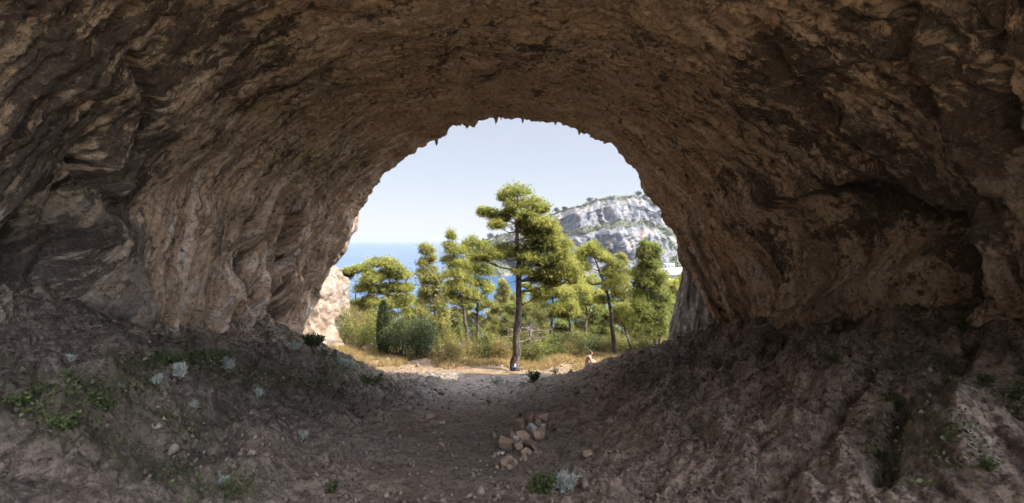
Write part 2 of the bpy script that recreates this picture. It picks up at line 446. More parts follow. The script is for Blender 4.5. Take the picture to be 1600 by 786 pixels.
M = dict(
    cave=mat_cave(), ground=mat_ground(), sea=mat_sea(), hill=mat_hill(),
    cliff=mat_rock('sunlit_cliff_limestone', (0.10, 0.069, 0.046), (0.185, 0.138, 0.10), (0.25, 0.213, 0.176), 1.1, (0.9, (0.12, 0.105, 0.095), 0.6), 0.12),
    pillar=mat_rock('grey_limestone', (0.13, 0.12, 0.11), (0.26, 0.24, 0.22), (0.50, 0.46, 0.42), 3.0, (3.5, (0.06, 0.055, 0.05), 0.9), 0.08),
    stone=mat_rock('rubble_stone', (0.12, 0.085, 0.058), (0.21, 0.15, 0.105), (0.31, 0.24, 0.18), 9.0, None, 0.01),
    stone_dark=mat_rock('dark_rubble_stone', (0.09, 0.06, 0.042), (0.17, 0.112, 0.078), (0.27, 0.19, 0.135), 9.0, None, 0.01),
    stone_pale=mat_rock('pale_rubble_stone', (0.20, 0.19, 0.175), (0.30, 0.28, 0.26), (0.38, 0.36, 0.335), 9.0, None, 0.01),
    pine=mat_leaf('pine_needles', (0.12, 0.145, 0.035), (0.37, 0.36, 0.085), 0.5),
    pine_pale=mat_leaf('pale_pine_needles', (0.17, 0.17, 0.052), (0.35, 0.33, 0.10), 0.5),
    pine_dark=mat_leaf('dark_pine_needles', (0.085, 0.11, 0.030), (0.25, 0.265, 0.065), 0.48),
    bush=mat_leaf('bush_leaves', (0.07, 0.085, 0.02), (0.20, 0.205, 0.05), 0.35, 2.0),
    bush_dark=mat_leaf('juniper_leaves', (0.028, 0.045, 0.016), (0.075, 0.09, 0.030), 0.25, 2.0),
    bush_dry=mat_leaf('dry_bush_leaves', (0.13, 0.105, 0.035), (0.30, 0.24, 0.085), 0.4, 2.0),
    weed=mat_leaf('weed_leaves', (0.03, 0.042, 0.014), (0.075, 0.095, 0.030), 0.3, 4.0),
    silver=mat_leaf('silver_leaves', (0.20, 0.225, 0.19), (0.40, 0.43, 0.37), 0.25, 6.0),
    grass=mat_leaf('dry_grass', (0.18, 0.125, 0.045), (0.36, 0.275, 0.12), 0.35, 3.0),
    maquis=mat_leaf('hillside_scrub', (0.025, 0.033, 0.013), (0.075, 0.078, 0.03), 0.2, 0.1),
    bark=mat_bark('pine_bark', (0.06, 0.043, 0.033), (0.145, 0.105, 0.08)),
    bark_dark=mat_bark('dark_pine_bark', (0.045, 0.035, 0.028), (0.12, 0.09, 0.07)),
    bark_pale=mat_bark('bare_grey_wood', (0.22, 0.17, 0.13), (0.42, 0.34, 0.28)),
    black=mat_plain('black_nylon', (0.012, 0.013, 0.018), 0.55, 0.3, 20),
    white=mat_plain('white_plastic', (0.75, 0.77, 0.78), 0.4, 0.05),
    skin=mat_plain('tanned_skin', (0.27, 0.15, 0.095), 0.6, 0.08),
    shorts=mat_plain('grey_blue_cloth', (0.16, 0.18, 0.23), 0.85, 0.15),
    hair=mat_plain('dark_hair', (0.02, 0.015, 0.012), 0.6, 0.3, 40),
    wall_white=mat_plain('white_render', (0.5, 0.49, 0.46), 0.8, 0.05, 0.5),
    roofm=mat_plain('pale_flat_roof', (0.4, 0.37, 0.33), 0.8, 0.1, 0.5),
    glass=mat_plain('dark_window', (0.03, 0.035, 0.04), 0.2, 0.1, 0.5),
    concrete=mat_plain('pale_concrete', (0.34, 0.31, 0.27), 0.85, 0.12, 0.3),
)

# ------------------------------------------------------------------ cave vault
C0 = (0.0, -1.5)
LIP = [ # photograph outline of the mouth, with the depth at which that piece of rim stands
    (430, 760, 17.5), (450, 600, 17.3), (462, 540, 17.2), (470, 508, 17), (480, 475, 17), (499, 440, 17), (516, 408, 17), (535, 378, 16.8), (553, 350, 16.6),
    (566, 322, 16.4), (590, 290, 16.2), (620, 262, 16), (648, 237, 15.7), (668, 226, 15.5), (682, 222, 15.3), (702, 203, 15), (722, 196, 14.8),
    (741, 198, 14.7), (748, 187, 14.65), (765, 185, 14.6), (800, 184, 14.5), (830, 188, 14.5), (866, 193, 14.5), (903, 206, 14.6), (940, 219, 14.6),
    (968, 238, 14.7), (988, 264, 14.8), (1008, 294, 14.9), (1028, 325, 15), (1046, 356, 15), (1062, 388, 15), (1074, 414, 15), (1086, 440, 15),
    (1100, 470, 15), (1112, 495, 15), (1125, 530, 15), (1150, 600, 15), (1180, 760, 15)]
lx = np.array([(p[0]-800)/F*p[2]-C0[0] for p in LIP]); lz = np.array([(HOR-p[1])/F*p[2]-C0[1] for p in LIP])
lt = np.unwrap(np.arctan2(lz, lx))            # decreasing from left to right
lr = np.hypot(lx, lz); ld = np.array([p[2] for p in LIP])
o_ = np.argsort(lt); lt, lr, ld = lt[o_], lr[o_], ld[o_]
T0, T1 = lt[0], lt[-1]

def lip_r(t): return np.interp(t, lt, lr)
def lip_d(t): return np.interp(t, lt, ld)
def near_r(t):
    a = np.where(np.cos(t) < 0, 7.9, 8.0); b_ = 5.85
    n = 2.35
    return 1.0 / ((np.abs(np.cos(t))/a)**n + (np.abs(np.sin(t))/b_)**n)**(1/n)

def vault_r(t, y):
    d = lip_d(t)
    k = np.clip((d-y)/(d-2.0), 0, 1)
    w = k**0.85
    r = lip_r(t)*(1-w) + near_r(t)*w
    return r * (1 - 0.10*S(0, -10, y))

NT_, NY_ = 1250, 420
YB0 = 1.1
tt = np.linspace(T0, T1, NT_)
yy = np.concatenate([np.linspace(YB0, 3.0, 60, endpoint=False), np.linspace(3.0, 1.0, NY_-60)*0 + 3.0 + (1-np.linspace(1, 0, NY_-60))**1.0])
k01 = np.concatenate([np.zeros(60), np.linspace(0, 1, NY_-60)])
TT, K = np.meshgrid(tt, k01, indexing='ij')
YB = np.meshgrid(tt, np.concatenate([np.linspace(YB0, 3.0, 60, endpoint=False), np.zeros(NY_-60)]), indexing='ij')[1]
isback = np.arange(NY_)[None, :] < 60
D_ = lip_d(TT)
Y = np.where(isback, YB, 3.0 + (D_-3.0)*K)
RR = vault_r(TT, Y)
X = C0[0] + RR*np.cos(TT); Z = C0[1] + RR*np.sin(TT)
vis = Y > 1.0
PX = np.where(vis, 800 + F*X/np.maximum(Y, 1.0), -9999); PY = np.where(vis, HOR - F*Z/np.maximum(Y, 1.0), -9999)
arc = TT*7.0
side = np.abs(np.cos(TT))                     # 1 on the walls, 0 on the ceiling
low = S(1.5, -2.0, Z)
left = (X < 0)
# --- large and middle relief
wx = 0.5*noise(X*0.5, Y*0.5, Z*0.5, 3); wy = 0.5*noise(X*0.5, Y*0.5, Z*0.5, 5)
d = 0.34*fbm(X*0.32, Y*0.32, Z*0.32, 3, 11)
lw = S(0.35, 0.85, side)*low                                        # lower walls
rough = 0.62 - 0.1*side
lefty = S(0.5, -2, X)*S(0.35, 0.85, side)*S(2.6, 0, Z)               # the left wall is smoother
fl = ridged(Y*0.62+wx*0.5, arc*0.07+wy*0.4, 0.0*X+1.0, 3, 21)-0.75       # draperies: ribs running down the wall
fl2 = ridged(Y*1.9+wx*0.9, arc*0.22+wy*0.5, 0*X+3.0, 4, 31)-0.75
fl3 = ridged(Y*5.5+wx*1.2, arc*0.5, 0*X+5.0, 3, 33)-0.75
d -= (0.03 + 0.20*lw + 0.04*side) * fl
d -= (0.025 + 0.11*lw + 0.05*lefty + 0.09*side) * fl2
d -= 0.07*fl3*(0.15+side)*S(-0.35, 0.25, noise(X*0.7, Y*0.7, Z*0.3, 37))
d -= 0.065*(1-0.70*lefty)*rough*fbm(X*1.4, Y*1.4, Z*1.4, 5, 41, 0.58)
pk = fbm(X*2.4, Y*2.4, Z*2.4, 4, 51)
d += 0.06*S(0.16, 0.42, pk)*(1-0.6*side)                            # pockets
d -= 0.030*(ridged(X*3.5, Y*3.5, Z*3.5, 4, 61, 0.6)-0.7)*(1-0.4*lefty)
# --- features placed where the photograph has them
f = np.zeros_like(d)
f += 1.5*blob(PX, PY, 55, 440, 58, 60) + 0.5*blob(PX, PY, 20, 480, 60, 40)           # niche far left
f += 0.45*np.exp(-(seg_dist(PX, PY, [(118, 300), (112, 400), (120, 480), (150, 545)])/14)**2)
f -= 0.42*np.exp(-(seg_dist(PX, PY, [(165, 250), (160, 380), (158, 470), (175, 550)])/30)**2)
f += 0.30*np.exp(-(seg_dist(PX, PY, [(205, 230), (222, 150), (205, 90)])/9)**2)
f += 0.35*np.exp(-(seg_dist(PX, PY, [(196, 300), (175, 330), (150, 300), (128, 260)])/12)**2)
f -= 0.20*np.exp(-(seg_dist(PX, PY, [(320, 330), (325, 420), (350, 480), (385, 530)])/16)**2)
f += 0.35*np.exp(-(seg_dist(PX, PY, [(385, 350), (372, 420), (378, 500)])/11)**2)
f += 0.25*np.exp(-(seg_dist(PX, PY, [(418, 380), (412, 440), (416, 500)])/6)**2)
f += 0.42*np.exp(-(seg_dist(PX, PY, [(452, 340), (436, 400), (432, 460), (438, 500)])/7)**2)
f -= 0.15*np.exp(-(seg_dist(PX, PY, [(400, 360), (395, 440), (398, 510)])/9)**2)
f -= 0.18*np.exp(-(seg_dist(PX, PY, [(470, 330), (452, 400), (450, 470)])/10)**2)
# left shelf of rock hanging over the rim
f += 0.22*S(0, 18, poly_sd(PX, PY, [(628, 214), (700, 184), (760, 182), (745, 200), (700, 215), (660, 240), (640, 236)]))
# right alcove under an overhang
alc = [(1150, 330), (1235, 305), (1320, 288), (1400, 300), (1480, 318), (1512, 355), (1535, 420), (1530, 520), (1490, 620), (1300, 620), (1180, 560), (1130, 440)]
sdv = poly_sd(PX, PY, alc) + 9*noise(PX*0.03, PY*0.03, 0*PX, 77)
f += 1.7*S(-3, 22, sdv)*S(1120, 1360, PX)*S(600, 400, PY)
f += 1.1*blob(PX, PY, 1365, 335, 55, 34) + 1.5*blob(PX, PY, 1478, 418, 46, 50)
f -= 0.75*np.exp(-(seg_dist(PX, PY, [(1260, 500), (1330, 445), (1400, 425)])/38)**2)
f -= 0.28*np.exp(-(seg_dist(PX, PY, [(1240, 330), (1235, 420), (1215, 500)])/16)**2) + 0.22*np.exp(-(seg_dist(PX, PY, [(1300, 320), (1290, 400)])/12)**2)
f -= 0.45*np.exp(-(seg_dist(PX, PY, [(1550, 360), (1555, 440), (1540, 500)])/22)**2)
f += 0.3*np.exp(-(seg_dist(PX, PY, [(1420, 20), (1480, 130), (1530, 260), (1545, 300)])/16)**2)
f -= 0.3*np.exp(-(seg_dist(PX, PY, [(1450, 40), (1500, 150), (1560, 290)])/16)**2)
f += 0.3*np.exp(-(seg_dist(PX, PY, [(1560, 60), (1590, 190), (1600, 290)])/16)**2)
f += 0.25*np.exp(-(seg_dist(PX, PY, [(1200, 20), (1270, 110), (1330, 170)])/14)**2)
# diagonal ribs on the upper right
q = (PX-1000)*0.55 - (PY-0)*0.62
f -= 0.10*ridged(q*0.035, (PX+PY)*0.006, 0*PX, 3, 91)*S(1080, 1250, PX)*S(480, 300, PY)
fv = np.where(vis, f, 0)
rimfade = S(0.0, 0.05, 1-K)
d = d + fv
d = d*(0.4+0.6*rimfade) + (1-rimfade)*(0.17*fbm(X*1.3, Y*1.3, Z*1.3, 5, 71, 0.6)+0.02*(ridged(X*3, Y*3, Z*3, 3, 73)-0.7))
R2 = RR + d
# base of the wall flares into the cave
X = C0[0] + R2*np.cos(TT); Z = C0[1] + R2*np.sin(TT)
flare = S(-1.2, -3.6, Z - 0.10*(0-Y)*0)
YD = Y + 0.10*fbm(X*1.3, Y*1.3, Z*1.3, 4, 81)*rimfade*(~isback)
# --- rim and outside face of the mountain
rows = [(0.10, 0.10), (0.28, 0.28), (0.40, 0.6), (0.55, 1.2), (0.8, 2.2), (0.9, 3.6), (0.8, 5.5), (0.6, 8.0), (0.2, 10.5), (-1.5, 12.0), (-4.5, 13), (-7.5, 13), (-10, 11), (-11.6, 8), (-12.8, 4.5), (-13.3, 2)]
XO = []; YO = []; ZO = []
eR = R2[:, -1]; eY = YD[:, -1]
up = np.clip(np.sin(tt), 0, 1)
for (dy, dr) in rows:
    r = eR + dr*(1.0 + 0.0*up)
    x = C0[0] + r*np.cos(tt); z = C0[1] + r*np.sin(tt)
    nn = fbm(x*0.45, z*0.45, 0*x+dr, 4, 101)*min(1.0, dr)*1.1
    XO.append(x); YO.append(eY + dy + nn); ZO.append(z)
XO.append(X[:, 0]); YO.append(YD[:, 0]-0.02); ZO.append(Z[:, 0])
XA = np.concatenate([X, np.stack(XO, 1)], 1); YA = np.concatenate([YD, np.stack(YO, 1)], 1); ZA = np.concatenate([Z, np.stack(ZO, 1)], 1)
V = np.stack([XA, YA, ZA], -1).reshape(-1, 3)
NYT = NY_ + len(XO)
YB2 = np.concatenate([Y, YA[:, NY_:]], 1)
uv = np.stack([YB2 + 0.06*noise(XA, YA, ZA, 7), np.repeat(tt[:, None]*7.0, NYT, 1)], -1).reshape(-1, 2)
cave = mesh_obj('cave_rock', V, grid_faces(NT_, NYT), M['cave'], uv=uv)
tag(cave, 'brown limestone cave vault with flowstone walls arching over the opening', 'cave', kind='structure')
ext = lambda a, v=0.0: np.concatenate([a, np.repeat(a[:, -1:], len(XO), 1)], 1)
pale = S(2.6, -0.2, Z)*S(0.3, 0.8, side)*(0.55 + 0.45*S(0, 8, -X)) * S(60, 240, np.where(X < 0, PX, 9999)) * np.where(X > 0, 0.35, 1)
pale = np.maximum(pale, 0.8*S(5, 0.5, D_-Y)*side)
grey = np.maximum(0.8*blob(PX, PY, 40, 440, 110, 160), 0.45*S(-2.9, -3.6, Z))
grey = np.maximum(grey, 0.6*S(1030, 1500, PX)*S(60, 320, PY))
stain_shade = 0.9*blob(PX, PY, 200, 300, 60, 130) + 0.7*blob(PX, PY, 440, 430, 12, 90) + 0.8*blob(PX, PY, 1480, 420, 70, 70) + 2.0*blob(PX, PY, 1370, 335, 100, 50) + 1.2*blob(PX, PY, 1470, 410, 70, 70) \
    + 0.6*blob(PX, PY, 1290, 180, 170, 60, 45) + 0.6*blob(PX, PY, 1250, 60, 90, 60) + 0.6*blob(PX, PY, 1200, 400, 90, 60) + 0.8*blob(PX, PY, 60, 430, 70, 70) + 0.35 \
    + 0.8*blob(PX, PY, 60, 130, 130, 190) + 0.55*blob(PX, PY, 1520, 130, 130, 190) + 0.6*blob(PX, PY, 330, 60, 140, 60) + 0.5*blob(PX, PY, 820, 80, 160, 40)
stain_shade = np.where(vis, stain_shade + 0.12, 0.3) - 0.7*pale  # stains, with shade of the alcove, niche and outer corners painted in
stk = sum(np.exp(-(seg_dist(PX, PY, p)/w_)**2) for p, w_ in [([(150, 300), (125, 400), (140, 540)], 40), ([(215, 80), (195, 300), (185, 520)], 24), ([(385, 330), (378, 500)], 22), ([(460, 300), (436, 400), (434, 510)], 14),
     ([(330, 280), (318, 420)], 12), ([(1090, 380), (1130, 500)], 30), ([(1170, 300), (1200, 500)], 40), ([(1260, 300), (1290, 470)], 40), ([(1480, 0), (1540, 300)], 50), ([(1340, 180), (1420, 300)], 40)])
stk = np.where(vis, np.clip(stk, 0, 1), 0)
set_attr(cave, 'wall', ext(S(0.35, 0.8, side)*(1-np.where(vis, S(-10, 30, sdv), 0))).ravel())
set_attr(cave, 'streak', ext(np.maximum(stk, 0.35*S(0.4, 0.9, side))).ravel())
set_attr(cave, 'pale', ext(pale).ravel()); set_attr(cave, 'grey', ext(grey).ravel()); set_attr(cave, 'black', ext(stain_shade).ravel())

# ------------------------------------------------------------------ ground
def ground_base(x, y):
    zc = np.interp(y, [-40, -12, 0, 5, 17, 25, 30, 38, 48, 60, 95, 200, 400], [1.5, -0.9, -1.65, -2.7, -5.3, -7.0, -7.6, -8.8, -13, -20, -37, -46, -50])
    xc = np.interp(y, [0, 5, 17, 25], [-0.35, -0.6, -1.4, -1.4])
    fr = S(19.5, 15.0, y); fl = S(21.5, 15.5, y)
    xr = np.clip(x - xc - 1.0, 0, 7.5); xl = np.maximum(xc - 1.0 - x, 0)
    right = np.interp(y, [0, 6, 10, 15], [0.22, 0.25, 0.315, 0.335])*(np.sqrt(xr*xr+0.5)-0.707) * fr
    lft = (1.55*S(np.interp(y, [4, 15], [0.2, 1.5]), 5.0, xl) + 0.02*np.maximum(xl-3.0, 0)) * fl
    z0 = zc + right + lft
    th = np.arctan2(z0-C0[1], x-C0[0]); th = np.where(th < T0, th+2*np.pi, th); th = np.clip(th, T0, T1)
    gap = vault_r(th, np.minimum(y, lip_d(th))) - np.hypot(x-C0[0], z0-C0[1]) + 0.5*noise(x*0.8, y*0.8, 0*x, 233)
    lft = lft + 0.75*np.exp(-np.clip(gap, 0, 9)/0.55)*S(17, 15, y)*S(-1, 2, y)
    out = (0.03*np.abs(x)+0.06*np.maximum(-x-7, 0))*S(18, 26, y)*S(60, 40, y)
    return zc + right + lft + out

def ground_h(x, y):
    x = np.asarray(x, float); y = np.asarray(y, float)
    z = ground_base(x, y)
    near = S(26, 16, y)
    px = 800 + F*x/np.maximum(y, 1.0); py = HOR - F*z/np.maximum(y, 1.0)
    w = 0.6*noise(x*0.6, y*0.6, 0*x, 201)
    side_r = S(0.3, 3.0, x - 0.1*(y-5)); side_l = S(-1.6, -3.6, x)
    d = 0.16*fbm(x*0.5, y*0.5, 0*x, 3, 203)
    # the right slope is combed in ribs running down into the gully
    q = (x*0.75 - y*0.45)
    p = (x*0.5 + y*0.85)
    d += side_r*near*(0.5+0.5*S(5.5, 10, y))*(0.20*(ridged(q*1.5+w*0.7, p*0.30, 0*x, 4, 207)-0.7) + 0.09*(ridged(q*4.5+w*1.5, p*0.9, 0*x, 3, 209)-0.7))
    # the left bank is lumpy rock
    d += side_l*near*(0.26*(ridged(x*0.75+w, y*0.75, 0*x, 4, 211)-0.75) + 0.10*np.abs(fbm(x*2.2, y*2.2, 0*x, 4, 213)))
    d += near*(1-0.6*side_r)*(0.055*fbm(x*2.3, y*2.3, 0*x, 5, 215, 0.6) + 0.035*(ridged(x*5, y*5, 0*x, 3, 217)-0.6))
    d += near*(0.030*fbm(x*6.5, y*6.5, 0*x, 4, 221, 0.65) + 0.05*S(0.1, 0.45, noise(x*1.7, y*1.7, 0*x, 223))*ridged(x*3.1, y*3.1, 0*x, 3, 225))
    d += (1-near)*0.12*fbm(x*0.4, y*0.4, 0*x, 4, 219)
    v = y > 2
    ff = 0.35*blob(px, py, 1290, 590, 90, 40) + 0.45*blob(px, py, 1500, 690, 90, 60) + 0.3*blob(px, py, 1380, 540, 60, 30) \
        - 0.4*np.exp(-(seg_dist(px, py, [(1380, 760), (1420, 640), (1500, 570), (1520, 540)])/16)**2) \
        - 0.25*np.exp(-(seg_dist(px, py, [(1180, 760), (1290, 690), (1350, 600)])/14)**2)
    ff += 0.35*blob(px, py, 130, 650, 90, 50) + 0.35*blob(px, py, 300, 640, 60, 40) + 0.3*blob(px, py, 400, 740, 50, 50) + 0.3*blob(px, py, 80, 730, 90, 40) \
        - 0.35*np.exp(-(seg_dist(px, py, [(0, 625), (90, 660), (190, 715), (300, 745)])/14)**2) \
        + 0.3*blob(px, py, 520, 585, 40, 20)
    d += np.where(v, ff, 0)*near*0.8
    d *= 0.25+0.75*S(0, 1.2, np.abs(x-np.interp(y, [0, 17], [-0.4, -1.4]))*0.7)*near + (1-near)
    return z + d

ny = 560
ys = np.concatenate([np.linspace(-38, 3.4, 60, endpoint=False), 3.4*np.exp(np.linspace(0, math.log(30/3.4), ny-140)), np.linspace(30, 230, 81)[1:]])
nx = 760
xs = np.linspace(-1, 1, nx); xs = np.sign(xs)*(np.abs(xs)*0.75+0.25*np.abs(xs)**3)
GY, GX = np.meshgrid(ys, xs, indexing='ij')
wdt = np.interp(GY, [-38, -6, 3, 30, 60, 230], [40, 11, 7.5, 40, 110, 330])
GX = GX*wdt
GZ = ground_h(GX, GY)
ground = mesh_obj('ground', np.stack([GX, GY, GZ], -1).reshape(-1, 3), grid_faces(len(ys), nx)[:, ::-1], M['ground'])
tag(ground, 'brown earth and rubble floor of the cave sloping down to the trees', 'ground', kind='structure')
gpx = 800 + F*GX/np.maximum(GY, 1.0); gpy = HOR - F*GZ/np.maximum(GY, 1.0)
set_attr(ground, 'rock', (np.maximum(S(-2.0, -4.0, GX), 0.6*S(3, 6, GX))*S(22, 16, GY)).ravel())
_th = np.arctan2(GZ-C0[1], GX-C0[0]); _th = np.where(_th < T0, _th+2*np.pi, _th); _th = np.clip(_th, T0, T1)
_gap = vault_r(_th, np.minimum(GY, lip_d(_th))) - np.hypot(GX-C0[0], GZ-C0[1])
set_attr(ground, 'wallfoot', (S(1.9, 0.6, _gap + 1.1*fbm(GX*0.9, GY*0.9, 0*GX, 3, 8))*S(20, 16, GY)).ravel())
set_attr(ground, 'gravel', (S(10, 14, GY)*S(27, 23, GY)*S(4.5, 1.0, np.abs(GX+2.0-0.05*GY))).ravel())
set_attr(ground, 'litter', S(19, 25, GY).ravel())
set_attr(ground, 'bounce_ground', S(1.6, 0.0, GY).ravel())  # ground behind the camera made pale to bounce sun onto the vault
set_attr(ground, 'comb', (S(0.5, 2.5, GX-0.1*(GY-5))*S(18, 15, GY)*S(1, 3, GY)).ravel())
MOSS = np.where(GY > 2, np.exp(-(seg_dist(gpx, gpy, [(0, 640), (120, 680), (230, 730), (400, 770)])/30)**2) + np.exp(-(seg_dist(gpx, gpy, [(180, 575), (300, 565), (400, 590), (520, 600)])/30)**2)
    + np.exp(-(seg_dist(gpx, gpy, [(20, 590), (180, 620), (330, 660)])/28)**2) + 0.8*np.exp(-(seg_dist(gpx, gpy, [(450, 510), (520, 560), (600, 600)])/16)**2)
    + 0.7*S(1250, 1500, gpx)*S(-0.1, 0.3, noise(GX*0.8, GY*0.8, 0*GX, 5)), 0).clip(0, 1)
set_attr(ground, 'moss', MOSS.ravel())

def gz(x, y): return float(ground_h(np.array([float(x)]), np.array([float(y)]))[0])
def on_ground(px, row, y0=3.0, y1=45.0):
    """walk along a sight line until it meets the ground"""
    ysv = np.linspace(y0, y1, 3000)
    x = (px-800)/F*ysv; z = (HOR-row)/F*ysv
    below = np.where(z < ground_h(x, ysv))[0]
    i = below[0] if len(below) else -1
    return np.array([x[i], ysv[i], ground_h(x[i:i+1], ysv[i:i+1])[0]]) if i >= 0 else None

# ------------------------------------------------------------------ sea
SEA = -35.0
sy = np.concatenate([np.linspace(60, 700, 90), np.geomspace(720, 14000, 40)])
sx = np.linspace(-1, 1, 121)
SY, SX = np.meshgrid(sy, sx, indexing='ij')
SXX = SX*(300 + SY*1.6)
sea = mesh_obj('sea', np.stack([SXX, SY, 0*SY+SEA], -1).reshape(-1, 3), grid_faces(len(sy), len(sx))[:, ::-1], M['sea'])
tag(sea, 'blue sea turning turquoise in the cove below the pines', 'sea', kind='structure')
shal = S(-10, 60, SXX)*S(420, 250, SY)
shal = np.clip(shal + 0.4*S(170, 110, SY), 0, 1)
set_attr(sea, 'shallow', shal.ravel())

# ------------------------------------------------------------------ far hill
def build_hill():
    nu, nv = 420, 260
    sk = [(560, 434), (640, 432), (715, 424), (735, 400), (752, 376), (775, 368), (800, 362), (830, 350), (852, 338), (885, 326), (910, 320), (930, 312), (960, 307),
          (1000, 308), (1022, 318), (1040, 328), (1060, 345), (1090, 360), (1130, 372), (1250, 385), (1500, 400)]
    u = np.linspace(560, 1500, nu)
    row_top = np.interp(u, [s[0] for s in sk], [s[1] for s in sk])
    v = np.linspace(0, 1, nv)
    U, Vv = np.meshgrid(u, v, indexing='ij')
    RT = np.repeat(row_top[:, None], nv, 1)
    Dt, Db = 560.0, 440.0
    ztop = (HOR-RT)/F*Dt; zb = SEA-6
    # depth profile: shore, talus, big wall, ledge, upper wall, crown
    dp = np.interp(Vv, [0, .10, .22, .30, .52, .60, .66, .86, 1.0], [0, .18, .36, .40, .47, .57, .70, .78, 1.0])
    dp_soft = Vv**0.8
    hard = S(770, 860, U)*S(1075, 1015, U)
    dp = dp*hard + dp_soft*(1-hard)
    n1 = fbm(U*0.02, Vv*2.0, 0*U, 4, 301)
    Dd = Db + (Dt-Db)*dp + 26*n1*(1-Vv*0.5)
    rib = ridged(U*0.055+n1, Vv*0.9, 0*U, 4, 305)
    Dd -= 8*rib*hard + 4*rib*(1-hard)
    Dd += 18*S(900, 870, U)*hard
    zz = zb + (ztop-zb)*np.clip(Vv + 0.035*fbm(U*0.05, Vv*6, 0*U, 3, 309)*S(0, .1, Vv)*S(1, .93, Vv), 0, 1)
    X_ = (U-800)/F*(Db+(Dt-Db)*Vv); 
    Vt = np.stack([X_, Dd, zz], -1)
    # back of the hill
    back = Vt[:, -1:, :] + np.array([0, 60.0, -6.0]); back2 = Vt[:, -1:, :]*np.array([1, 1, 0]) + np.array([0, 260.0, SEA-6.0])
    Vt = np.concatenate([Vt, back, back2], 1)
    o = mesh_obj('hill', Vt.reshape(-1, 3), grid_faces(nu, nv+2), M['hill'])
    tag(o, 'grey limestone hill with a vertical cliff face across the cove', 'hill', kind='structure')
    sl_ = np.clip(1 - hard, 0, 1)*0.75*S(0.02, .12, Vv) + hard*(0.75*S(.54, .60, Vv-0.10*(U-930)/100*0.4)*S(.70, .63, Vv-0.10*(U-930)/100*0.4) + S(.93, .98, Vv) + 0.7*S(.20, .26, Vv)*S(.36, .30, Vv)*S(1010, 930, U))
    vg = np.clip(sl_ + 0.7*noise(U*0.06, Vv*9, 0*U, 311) + 0.2*0, 0, 1)*S(0.03, 0.08, Vv)
    vg = S(0.35, 0.6, vg)
    set_attr(o, 'veg', np.concatenate([vg, vg[:, -1:], vg[:, -1:]], 1).ravel())
    return o, Vt, vg, U, Vv
hill, HV, HVEG, HU, HVv = build_hill()

def haze():
    mb_v = [(x, y, z) for x in (-24000, 24000) for y in (-300, 14400) for z in (-62, 75)]
    me = bpy.data.meshes.new('haze')
    me.from_pydata(mb_v, [], [(0, 1, 3, 2), (4, 6, 7, 5), (0, 4, 5, 1), (2, 3, 7, 6), (0, 2, 6, 4), (1, 5, 7, 3)])
    m = bpy.data.materials.new('sea_haze'); m.use_nodes = True; n = m.node_tree
    n.nodes.remove(n.nodes['Principled BSDF'])
    v = n.nodes.new('ShaderNodeVolumePrincipled')
    v.inputs['Color'].default_value = (0.36, 0.40, 0.50, 1); v.inputs['Density'].default_value = 0.00016
    v.inputs['Anisotropy'].default_value = 0.1
    n.links.new(v.outputs[0], n.nodes['Material Output'].inputs['Volume'])
    me.materials.append(m)
    o = bpy.data.objects.new('haze', me); COL.objects.link(o); o['kind'] = 'stuff'; o['label'] = 'thin pale sea haze softening the horizon'
haze()

# ------------------------------------------------------------------ foliage building blocks
rng = np.random.default_rng(7)
def unit(a): return a/np.maximum(np.linalg.norm(a, axis=-1, keepdims=True), 1e-6)

class MB:
    def __init__(s): s.V = []; s.F3 = []; s.n = 0
    def add(s, V, Fc):
        s.V.append(np.asarray(V, float)); s.F3.append(np.asarray(Fc)+s.n); s.n += len(V)
    def tube(s, pts, rad, sides=6):
        pts = np.asarray(pts, float); rad = np.asarray(rad, float); n = len(pts)
        tg = np.gradient(pts, axis=0); tg = unit(tg)
        ref = np.array([0.3, 1, 0.1]); a = unit(np.cross(tg, ref)); b_ = np.cross(tg, a)
        an = np.linspace(0, 2*np.pi, sides, endpoint=False)
        V = pts[:, None, :] + rad[:, None, None]*(np.cos(an)[None, :, None]*a[:, None, :] + np.sin(an)[None, :, None]*b_[:, None, :])
        V = V.reshape(-1, 3)
        Fq = []
        i = np.arange(n-1)[:, None]*sides; j = np.arange(sides)[None, :]; j2 = (j+1) % sides
        A, B, C_, D2 = i+j, i+j2, i+sides+j2, i+sides+j
        Fq = np.concatenate([np.stack([A, B, C_], -1).reshape(-1, 3), np.stack([A, C_, D2], -1).reshape(-1, 3)])
        s.add(V, Fq)
    def blades(s, P0, dirs, L, w, rg, K=7, spread=0.9):
        N = len(P0)
        d = unit(dirs[:, None, :]*1.0 + spread*rg.normal(size=(N, K, 3)))
        sd_ = unit(np.cross(d, rg.normal(size=(N, K, 3))))
        Lk = (L*rg.uniform(0.6, 1.3, (N, K, 1)))
        a = P0[:, None, :] - sd_*w*0.5; b_ = P0[:, None, :] + sd_*w*0.5
        c = P0[:, None, :] + d*Lk + sd_*w*0.15
        V = np.stack([a, b_, c], 2).reshape(-1, 3)
        s.add(V, np.arange(len(V)).reshape(-1, 3))
    def leaves(s, P0, size, rg, asp=0.5):
        N = len(P0)
        d = unit(rg.normal(size=(N, 3)) + np.array([0, 0, 0.3])); sd_ = unit(np.cross(d, rg.normal(size=(N, 3))))
        sz = size*rg.uniform(0.6, 1.3, (N, 1))
        a = P0; b_ = P0+d*sz*0.5+sd_*sz*asp*0.5; c = P0+d*sz; e = P0+d*sz*0.5-sd_*sz*asp*0.5
        V = np.stack([a, b_, c, e], 1).reshape(-1, 3)
        q = np.arange(N)[:, None]*4
        s.add(V, np.concatenate([q+np.array([[0, 1, 2]]), q+np.array([[0, 2, 3]])]))
    def build(s, name, mat, parent=None, smooth=True, origin=None):
        V = np.concatenate(s.V); Fc = np.concatenate(s.F3)
        if origin is not None: V = V - np.asarray(origin)
        return mesh_obj(name, V, Fc, mat, parent, smooth)

